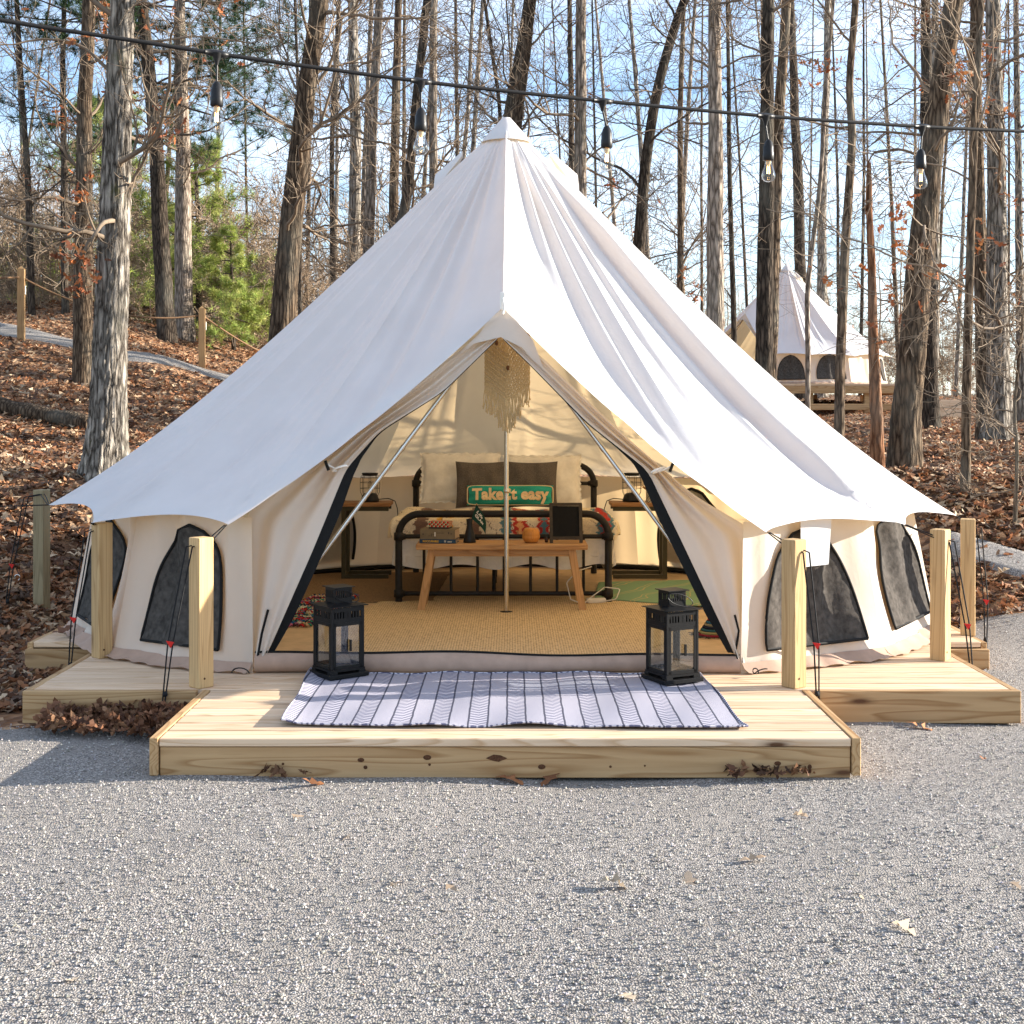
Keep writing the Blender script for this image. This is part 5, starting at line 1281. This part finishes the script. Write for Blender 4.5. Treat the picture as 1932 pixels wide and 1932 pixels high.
def crown_mesh(mb, tp, tr, nl, nsub, ntw, lim, r, h0=.15, Lk=1.0, leafpos=None, twr=.0042, up=.25, droop=0.0):
    "limbs, branches and twigs along trunk path tp"
    seg = np.concatenate([[0], np.cumsum(np.linalg.norm(np.diff(tp, axis=0), axis=1))]); tot = seg[-1]
    hs = np.sort(h0 + (.86 - h0) * r.uniform(0, 1, nl)) * tot
    st = np.stack([np.interp(hs, seg, tp[:, i]) for i in range(3)], 1); trr = np.interp(hs, seg, tr)
    az = r.uniform(0, 2 * np.pi, nl); el = r.uniform(-.1, .95, nl) + .25 * hs / tot
    dr = np.stack([np.cos(az) * np.cos(el), np.sin(az) * np.cos(el), np.sin(el)], 1)
    L = Lk * r.uniform(.9, 3.3, nl) * (1 - .35 * hs / tot); r0 = np.minimum(trr * r.uniform(.10, .30, nl), .026) + .004
    p, rad, d = grow(st, dr, L, r0, 11, .2, up, r)
    mb.tubes(p, np.maximum(rad, .005), 5)
    s2, d2, r2 = pick(p, d, rad, nsub, .18, r)
    L2 = np.repeat(L, nsub) * r.uniform(.22, .55, nl * nsub)
    p2, rad2, dd2 = grow(s2, d2, L2, np.minimum(r2 * .55, .016) + .002, 5, .22, .25 - droop, r)
    mb.tubes(p2, np.maximum(rad2, .0042), 3)
    s3, d3, r3 = pick(p2, dd2, rad2, ntw, .15, r)
    L3 = np.repeat(L2, ntw) * r.uniform(.25, .7, len(s3))
    p3, rad3, dd3 = grow(s3, d3, L3, np.full(len(s3), twr), 3, .22, .2 - droop, r, .45)
    mb.tubes(p3, rad3, 3)
    if leafpos is not None:
        leafpos.append(p3[:, -1]); leafpos.append(p3[:, 2])
def trunk_path(pts, z, ext):
    "px control points from the ground up at distance z, carried on to full height"
    q = np.array([P(x, y, z) for x, y in pts])
    d0 = q[1] - q[0]; d0 = d0 / max(d0[2], .01)
    gz = float(terrain(q[0][0], q[0][1]))
    base = q[0] + d0 * (gz - .15 - q[0][2])
    base[2] = float(terrain(base[0], base[1])) - .15
    pts3 = [base] + [p for p in q if p[2] > base[2] + .5]
    d1 = pts3[-1] - pts3[-2]; d1 = d1 / np.linalg.norm(d1); pts3.append(pts3[-1] + d1 * ext)
    pts3 = np.array(pts3); seg = np.concatenate([[0], np.cumsum(np.linalg.norm(np.diff(pts3, axis=0), axis=1))])
    n = 44; s = np.linspace(0, 1, n) ** 1.15 * seg[-1]
    p = np.stack([np.interp(s, seg, pts3[:, i]) for i in range(3)], 1)
    for _ in range(4): p[1:-1] = (p[:-2] + 2 * p[1:-1] + p[2:]) / 4
    return p, s
def trunk_mesh(p, s, rad, flare, n, r, relief=0):
    tot = s[-1]
    rr = rad * (1 - .62 * (s / tot) ** 1.1) * (1 + flare * np.exp(-s / (rad * 2.2)))
    wob = r.normal(0, rad * .05, p.shape); wob[:, 2] = 0; wob[0] = 0
    for _ in range(2): wob[1:-1] = (wob[:-2] + 2 * wob[1:-1] + wob[2:]) / 4
    p = p + wob * 1.5
    if relief:
        m = 220; ss = np.linspace(0, 1, m) ** 1.2 * tot
        p = np.stack([np.interp(ss, s, p[:, i]) for i in range(3)], 1); rr = np.interp(ss, s, rr); s = ss
    mb = MB().tubes(p, rr, n)
    V = mb.V[0].reshape(len(p), n, 3); a = np.arange(n) / n * 2 * np.pi
    ax = p[:, None]; dv = V - ax
    k = 1 + flare * .45 * np.exp(-s / (rad * 3))[:, None] * np.cos(a * 4 + 1)[None] + .03 * np.sin(a * 3 + 2)[None] + .02 * np.sin(a[None] * 2 + s[:, None] * 1.7)
    if relief:
        ph = r.uniform(0, 6, 6)
        g = a[None] + .05 * np.sin(s[:, None] * 7 + ph[0]) + .03 * np.sin(s[:, None] * 17 + ph[1] + a[None] * 2)
        f = np.abs(np.sin(g * 13 + .9 * np.sin(s[:, None] * 5 + a[None] * 3))) * .6 + np.abs(np.sin(g * 21 + s[:, None] * 2.1 + ph[2])) * .4
        f = f * (.65 + .35 * np.abs(np.sin(s[:, None] * 23 + 5 * np.sin(a[None] * 6 + ph[3]))))
        k = k + relief * (f - .5)
    V = ax + dv * k[..., None]; mb.V[0] = V.reshape(-1, 3)
    return mb, p, rr
OAKPAL = [(.36, .12, .04), (.28, .09, .035), (.42, .18, .07), (.22, .08, .04)]
def bare_tree(label, pts, z, wpx, mat='bark_oak', ext=3.0, nl=15, nsub=7, ntw=7, h0=.16, seed=0, sides=14, relief=0, flare=.25, leaves=0, Lk=1.0, name='bare_tree', group=None, crown=True, tw='twig', dens=1.0):
    r = np.random.default_rng(1000 + seed); rad = wpx / F * z / 2 * .88
    p, s = trunk_path(pts, z, ext)
    t = thing(name, label, 'tree', tuple(p[0] + (0, 0, .15)), 0, group)
    mb, p2, rr = trunk_mesh(p, s, rad * 1.12, flare, sides, r, relief)
    mb.build('trunk', mat, t)
    if crown:
        mb = MB(); lp = [] if leaves else None
        crown_mesh(mb, p2, rr, nl, nsub, ntw, 0, r, h0, Lk, lp)
        mb.build('crown', tw, t)
        if leaves:
            q = np.concatenate(lp); c0 = q[r.integers(0, len(q), max(3, leaves // 22))]
            ii = []
            for c in c0:
                dd = np.linalg.norm(q - c, axis=1); ii.append(np.argsort(dd)[:26])
            q = q[np.concatenate(ii)[:leaves]]
            lb = MB(); leaf_batch(lb, q + r.normal(0, .03, q.shape), .085, 50 + seed, 1.0, OAKPAL, 0); lb.build('dead_leaves', 'leaf', t)
    return t
TR = [  # label, trunk points (bottom to top), distance, width, options
 ('thick furrowed oak trunk with flared base, nearest on the left', [(197, 905), (208, 700), (214, 450), (226, 150), (232, 0)], 12.6, 68, dict(mat='bark_oak', sides=64, relief=.20, flare=.55, nl=24, leaves=420, h0=.30, seed=1, ext=3)),
 ('straight trunk close behind the thick oak on its left', [(158, 690), (158, 420), (160, 200), (168, 0)], 20.0, 39, dict(mat='bark_brown', seed=2, h0=.3, leaves=160)),
 ('slim dark tree left of the straight trunk, rising from the ridge', [(123, 545), (121, 300), (118, 130), (122, 0)], 29, 15, dict(mat='bark_dark', seed=3, tw='twig_dark', leaves=60)),
 ('slim dark tree nearest the left edge on the ridge', [(59, 545), (54, 350), (42, 180), (32, 0)], 28, 14, dict(mat='bark_dark', seed=4, tw='twig_dark')),
 ('pale straight trunk touching the pine trunk on the ridge', [(347, 580), (345, 300), (340, 0)], 28.5, 36, dict(mat='bark_pale', seed=6, h0=.3)),
 ('stout brown trunk leaning right beside the left tent slope', [(528, 690), (548, 450), (575, 200), (603, 0)], 16.0, 52, dict(mat='bark_brown', sides=40, relief=.10, seed=8, flare=.35, h0=.3, nl=22)),
 ('dark slim stem just right of the stout leaning trunk', [(566, 610), (568, 300), (556, 0)], 26, 9, dict(mat='bark_dark', seed=9, tw='twig_dark')),
 ('dark stem at the left edge of the trunk group behind the tent', [(628, 540), (626, 250), (640, 0)], 25, 13, dict(mat='bark_dark', seed=10, tw='twig_dark')),
 ('straight grey trunk in the group left of the tent peak', [(668, 480), (672, 240), (664, 0)], 22, 30, dict(mat='bark_oak', seed=12, leaves=80)),
 ('pale trunk leaning slightly right left of the tent peak', [(696, 470), (702, 250), (716, 0)], 21, 26, dict(mat='bark_pale', seed=13)),
 ('brown trunk with many twigs left of the curved dark tree', [(742, 440), (746, 220), (752, 0)], 24, 24, dict(mat='bark_brown', seed=14)),
 ('curved dark trunk bending right, left of the tent peak', [(752, 440), (772, 360), (782, 220), (800, 60), (806, 0)], 18, 25, dict(mat='bark_dark', seed=15, leaves=60)),
 ('sunlit straight trunk nearest the tent peak on its left', [(818, 360), (816, 200), (818, 0)], 21, 23, dict(mat='bark_pale', seed=16)),
 ('thin twin stem between the sunlit trunk and the tent peak', [(872, 330), (884, 200), (892, 0)], 30, 12, dict(mat='bark_oak', seed=17)),
 ('dark half of the leaning trunk pair behind the tent peak', [(948, 300), (962, 200), (985, 80), (996, 0)], 19.5, 30, dict(mat='bark_dark', seed=18, tw='twig_dark')),
 ('sunlit half of the leaning trunk pair behind the tent peak', [(968, 300), (982, 180), (998, 60), (1004, 0)], 19.0, 30, dict(mat='bark_brown', seed=19)),
 ('crooked slim limb-like tree bending left behind the peak', [(944, 260), (946, 200), (928, 100), (914, 0)], 23, 11, dict(mat='bark_dark', seed=20, tw='twig_dark')),
 ('dark trunk pressed to the left of a sunlit trunk right of the peak', [(1078, 360), (1078, 150), (1074, 0)], 24, 16, dict(mat='bark_dark', seed=21)),
 ('sunlit pinkish trunk standing just right of the tent peak', [(1094, 380), (1096, 150), (1096, 0)], 19, 32, dict(mat='bark_pale', seed=22, sides=24, leaves=40)),
 ('dark trunk leaning strongly right above the right tent slope', [(1206, 470), (1218, 300), (1246, 130), (1292, 0)], 20, 28, dict(mat='bark_dark', seed=24, tw='twig_dark', leaves=90)),
 ('slim straight trunk between the leaning dark tree and the pale trunk', [(1284, 480), (1283, 200), (1290, 0)], 25, 15, dict(mat='bark_brown', seed=25)),
 ('bright pale scaly trunk above the right tent slope', [(1350, 610), (1350, 300), (1348, 0)], 18, 38, dict(mat='bark_pale', sides=32, relief=.08, seed=26, leaves=60, h0=.4, nl=12)),
 ('narrow dark trunk just behind the bright pale trunk', [(1384, 600), (1376, 300), (1372, 0)], 26, 12, dict(mat='bark_dark', seed=27)),
 ('straight dark brown trunk left of the far tent peak', [(1440, 690), (1446, 400), (1448, 150), (1450, 0)], 17, 36, dict(mat='bark_dark', sides=28, relief=.07, seed=28, h0=.55, nl=10)),
 ('brown trunk leaning right, crossing the straight dark one', [(1452, 690), (1462, 400), (1474, 150), (1484, 0)], 18.5, 30, dict(mat='bark_brown', seed=29, h0=.55, nl=10)),
 ('thin crooked pale sapling in front of the far tent', [(1524, 745), (1524, 600), (1520, 560), (1548, 350), (1560, 150), (1572, 0)], 22, 11, dict(mat='bark_pale', seed=30, nl=6)),
 ('dark knobbly trunk behind the far tent peak', [(1512, 620), (1508, 400), (1500, 200), (1492, 0)], 44, 26, dict(mat='bark_dark', seed=31)),
 ('grey forked trunk right of the far tent peak', [(1550, 620), (1552, 350), (1560, 150), (1562, 0)], 45, 22, dict(mat='bark_oak', seed=32)),
 ('slim winding brown trunk before the far tent deck', [(1583, 805), (1588, 600), (1596, 420), (1612, 250), (1598, 170), (1612, 60), (1614, 0)], 15.5, 21, dict(mat='bark_brown', seed=33, nl=9, h0=.4)),
 ('thick dark trunk leaning right at the right end of the tent', [(1703, 890), (1716, 700), (1742, 420), (1776, 150), (1800, 0)], 13.2, 56, dict(mat='bark_brown', sides=48, relief=.12, flare=.3, seed=35, leaves=260, h0=.3)),
 ('dark upright trunk behind the thick leaning trunk', [(1752, 560), (1748, 300), (1746, 0)], 24, 32, dict(mat='bark_dark', seed=36)),
 ('slim straight trunk standing on the open right slope', [(1821, 955), (1824, 700), (1832, 400), (1842, 150), (1852, 0)], 11.9, 19, dict(mat='bark_brown', seed=37, nl=16, sides=16)),
 ('broad flared trunk at the far right with sunlit edge', [(1884, 800), (1880, 500), (1878, 200), (1872, 0)], 19.5, 44, dict(mat='bark_oak', sides=48, relief=.12, flare=.7, seed=38, leaves=200)),
 ('brown trunk fused to the left of the broad flared trunk', [(1856, 790), (1850, 500), (1842, 200), (1838, 0)], 20, 30, dict(mat='bark_brown', seed=39, leaves=160)),
 ('thin twiggy sapling at the right edge of the slope', [(1915, 975), (1920, 850), (1912, 780), (1925, 650)], 11.2, 9, dict(mat='bark_brown', seed=40, nl=16, ext=1.0, h0=.1, Lk=.45)),
 ('straight grey trunk cut by the right edge of frame', [(1926, 760), (1922, 400), (1916, 0)], 27, 18, dict(mat='bark_oak', seed=41, leaves=120)),
 ('grey trunk between the leaning trunk and the slope sapling', [(1756, 770), (1762, 600), (1764, 300), (1764, 0)], 30, 24, dict(mat='bark_oak', seed=42)),
]
for lab, pts, z, w, kw in TR:
    bare_tree(lab, pts, z, w, **kw)
# broken snag
sn = bare_tree('broken reddish dead snag with a jagged top, right of the far tent', [(1656, 880), (1648, 650), (1644, 480), (1640, 400)], 13.0, 27, mat='bark_red', seed=34, crown=False, ext=.25, sides=28, relief=.16, flare=.2)
for o in sn.children:
    V = np.array([v.co[:] for v in o.data.vertices]); top = V[:, 2].max(); a = np.arctan2(V[:, 1], V[:, 0])
    for v, z_ in zip(o.data.vertices, V):
        if z_[2] > top - .25: v.co.z += .28 * math.sin(3.1 * z_[0] * 20 + z_[1] * 31) * (z_[2] - top + .25) / .25
# background trees one can still count
r = np.random.default_rng(77)
BL = [('slender bare tree in the distant woods on the left', -40, 620, 8), ('slender bare tree in the distant woods behind the tent peak', 620, 1200, 11), ('slender bare tree in the distant woods behind the right tent slope', 1200, 1560, 8), ('slender bare tree in the distant woods at the right', 1560, 1960, 11)]
sd = 200
ORD = 'first second third fourth fifth sixth seventh eighth ninth tenth eleventh twelfth thirteenth fourteenth fifteenth sixteenth'.split()
for lab, x0, x1, n in BL:
    for i in range(n):
        lab_i = lab.replace('slender bare tree', ORD[i] + ' slender bare tree from the left')
        x = x0 + (x1 - x0) * (i + r.uniform(.1, .9)) / n; z = r.uniform(34, 58) if x < 1450 else r.uniform(47, 66); lean = r.normal(0, 28)
        sd += 1
        bare_tree(lab_i, [(x, 700), (x + lean * .4 + r.normal(0, 5), 350), (x + lean, 0)], z, r.uniform(.10, .24) * F / z, mat=['bark_dark', 'bark_brown', 'bark_pale', 'bark_oak'][r.integers(0, 4)], nl=15, nsub=6, ntw=4, seed=sd, sides=8, h0=.2, Lk=1.4, ext=2,
                  leaves=int(r.uniform(0, 1) < .3) * 60, group=lab.replace('slender bare tree', 'slender bare trees'), tw=['twig', 'twig_dark'][r.integers(0, 2)])
# trees beside the yard out of frame on the sun side
for i, (x, y) in enumerate(()):
    z = y - CAMY; xp = 966 + (x - CAMX) / z * F
    bare_tree('bare tree outside the frame on the right, shading the gravel', [(xp, 760), (xp + 10, 400), (xp, 60)], z, .14 * F / z, nl=8, nsub=5, ntw=4, seed=300 + i, h0=.75, Lk=.35, ext=.6, group='trees beyond the right edge', mat='bark_brown')

# pines
def pine(label, pts, z, wpx, seed, col, h0=.25, ext=5, nb=34, Lb=2.0, nd=26, tuft=.13, young=False):
    r = np.random.default_rng(seed); p, s = trunk_path(pts, z, ext); rad = wpx / F * z / 2
    t = thing('pine_tree', label, 'tree', tuple(p[0] + (0, 0, .15)))
    mb, p2, rr = trunk_mesh(p, s, rad * 1.1, .2, 14, r); mb.build('trunk', 'bark_dark', t)
    seg = s; tot = seg[-1]
    hs = (h0 + (1 - h0) * np.sort(r.uniform(0, 1, nb))) * tot * .985
    st = np.stack([np.interp(hs, seg, p[:, i]) for i in range(3)], 1); az = r.uniform(0, 6.28, nb); el = r.uniform(-.15, .45, nb)
    dr = np.stack([np.cos(az) * np.cos(el), np.sin(az) * np.cos(el), np.sin(el)], 1)
    L = Lb * r.uniform(.6, 1.2, nb) * ((1.08 - hs / tot) ** .7 if young else np.ones(nb))
    q, rad2, d = grow(st, dr, L, np.full(nb, .018 if young else .03), 7, .12, .12, r); mb = MB().tubes(q, np.maximum(rad2, .005), 4)
    K = 14; s2, d2, r2 = pick(q, d, rad2, K, .3, r); q2, rd2, dd2 = grow(s2, d2, np.repeat(L, K) * r.uniform(.12, .32, nb * K), np.full(nb * K, .007), 4, .18, .3, r); mb.tubes(q2, rd2, 3)
    mb.build('branches', 'twig_dark', t)
    tips = np.concatenate([q2[:, k] for k in (2, 3, 4)] + [q[:, -1]]); n = len(tips)
    c = np.repeat(tips, nd, 0); m = len(c); v = r.normal(0, 1, (m, 3)); v[:, 2] += .5; v /= np.linalg.norm(v, axis=1, keepdims=True)
    ln = tuft * r.uniform(.7, 1.25, (m, 1)); sd_ = np.cross(v, r.normal(0, 1, (m, 3))); sd_ /= np.linalg.norm(sd_, axis=1, keepdims=True) + 1e-9
    V = np.stack([c + sd_ * .0055, c - sd_ * .0055, c + v * ln], 1); colr = np.array(col)[r.integers(0, len(col), n)] * r.uniform(.7, 1.25, (n, 1)); colr = np.repeat(np.repeat(colr, nd, 0), 3, 0)
    MB().add(V.reshape(-1, 3), np.arange(m * 3).reshape(-1, 3), False, colr).build('needles', 'needle', t)
DK = [(.030, .065, .022), (.045, .085, .03), (.022, .05, .022)]; LG = [(.36, .42, .10), (.28, .37, .08), (.42, .44, .13)]
pine('tall dark pine with green boughs behind the thick oak', [(312, 580), (300, 350), (284, 150), (268, 0)], 27.5, 32, 5, DK, h0=.40, nb=42, Lb=3.6, nd=36, tuft=.24, ext=3)
pine('young bright green pine left of the stout leaning trunk', [(376, 590), (374, 420), (370, 330)], 32, 12, 6, LG, h0=.02, ext=.8, nb=60, Lb=2.3, nd=20, tuft=.19, young=True)
pine('bright green pine behind the straight trunk at far left', [(196, 560), (194, 350), (190, 260)], 36, 12, 7, LG, h0=.05, ext=1.2, nb=56, Lb=3.0, nd=22, tuft=.22, young=True)
pine('low young pine nearest the fence post by the tent', [(440, 620), (438, 540), (436, 470)], 29, 8, 8, LG, h0=.05, ext=.4, nb=30, Lb=1.3, nd=16, tuft=.15, young=True)

# far wood and brush as one mass
def proto_tree(seed, h, nl, nsub, ntw, Lk, rad):
    r = np.random.default_rng(seed); n = 12
    p = np.stack([np.cumsum(r.normal(0, h * .006, n)), np.cumsum(r.normal(0, h * .006, n)), np.linspace(-.3, h, n)], 1); rr = rad * (1 - .97 * np.linspace(0, 1, n) ** .8)
    mb = MB().tubes(p, rr, 5); s = np.linspace(0, h, n); crown_mesh(mb, p, rr, nl, nsub, ntw, 0, r, .12, Lk, None, .009)
    return np.concatenate(mb.V), np.concatenate(mb.L).reshape(-1, 4)
def mass(name, protos, spots, mat, seed):
    r = np.random.default_rng(seed); mb = MB()
    for (x, y) in spots:
        V, Fq = protos[r.integers(0, len(protos))]; a = r.uniform(0, 6.28); s = r.uniform(.75, 1.3); c, sn_ = math.cos(a), math.sin(a)
        W = np.stack([V[:, 0] * c - V[:, 1] * sn_, V[:, 0] * sn_ + V[:, 1] * c, V[:, 2]], 1) * s + (x, y, float(terrain(x, y)))
        mb.add(W, Fq, True)
    return kind(mb.build(name, mat), 'stuff')
r = np.random.default_rng(91)
pr1 = [proto_tree(400 + i, 11, 24, 5, 3, 1.7, .13) for i in range(4)]
sp = []
for i in range(120):
    z = r.uniform(62, 135); x = r.uniform(-60, 1990) if i % 3 else r.uniform(-60, 760); sp.append((CAMX + (x - 966) / F * z, z + CAMY))
mass('far_wood', pr1, sp, 'farwood', 1)
pr2 = [proto_tree(420 + i, r.uniform(2.2, 4.0), 16, 6, 5, .5, .022) for i in range(5)]
sp = []
for i in range(150):
    z = r.uniform(30, 56); x = r.uniform(-60, 700); sp.append((CAMX + (x - 966) / F * z, z + CAMY))
for i in range(70):
    z = r.uniform(50, 72); x = r.uniform(1180, 1990); sp.append((CAMX + (x - 966) / F * z, z + CAMY))
mass('brush', pr2, sp, 'farwood', 2)

# ------------------------------------------------------------------ single leaves on the gravel
LV = [(447, 1467), (588, 1497), (560, 1562), (226, 1588), (235, 1700), (742, 1688), (862, 1706), (1160, 1692), (1300, 1680), (1420, 1640), (1668, 1673), (1630, 1708), (1915, 1686), (1735, 1388), (1860, 1448), (1040, 1484), (1180, 1900), (130, 1872), (640, 1600), (1510, 1555), (960, 1486), (1705, 1780)]
r = np.random.default_rng(15)
pale_n = {q: j for j, q in enumerate(sorted(q for q in LV if q[1] >= 1500))}; dark_n = {q: j for j, q in enumerate(sorted(q for q in LV if q[1] < 1500))}
for i, (x, y) in enumerate(LV):
    p = G(x, y, 3.0); lb = MB(); dark_ = y < 1500
    leaf_batch(lb, np.array([p + (0, 0, .022)]), .10 if dark_ else .085, 600 + i, .25, [(.26, .11, .05), (.33, .14, .06)] if dark_ else [(.55, .43, .30), (.50, .36, .24)], .4)
    o = lb.build('fallen_leaf', 'leaf', None, p)
    tag(o, (ORD[dark_n[(x, y)]] + ' brown leaf from the left on the gravel near the platform') if dark_ else (ORD[pale_n[(x, y)]] + ' pale dry leaf from the left on the open gravel'), 'leaf', 'brown leaves by the platform' if dark_ else 'pale leaves scattered over the gravel')
o = MB(); leaf_batch(o, np.array([(-2.78, -1.0, DZ + .01)]), .11, 701, .2, [(.20, .09, .05)], .5); o = o.build('fallen_leaf', 'leaf', None, (-2.78, -1.0, DZ)); tag(o, 'brown oak leaf on the rear left deck corner', 'leaf')
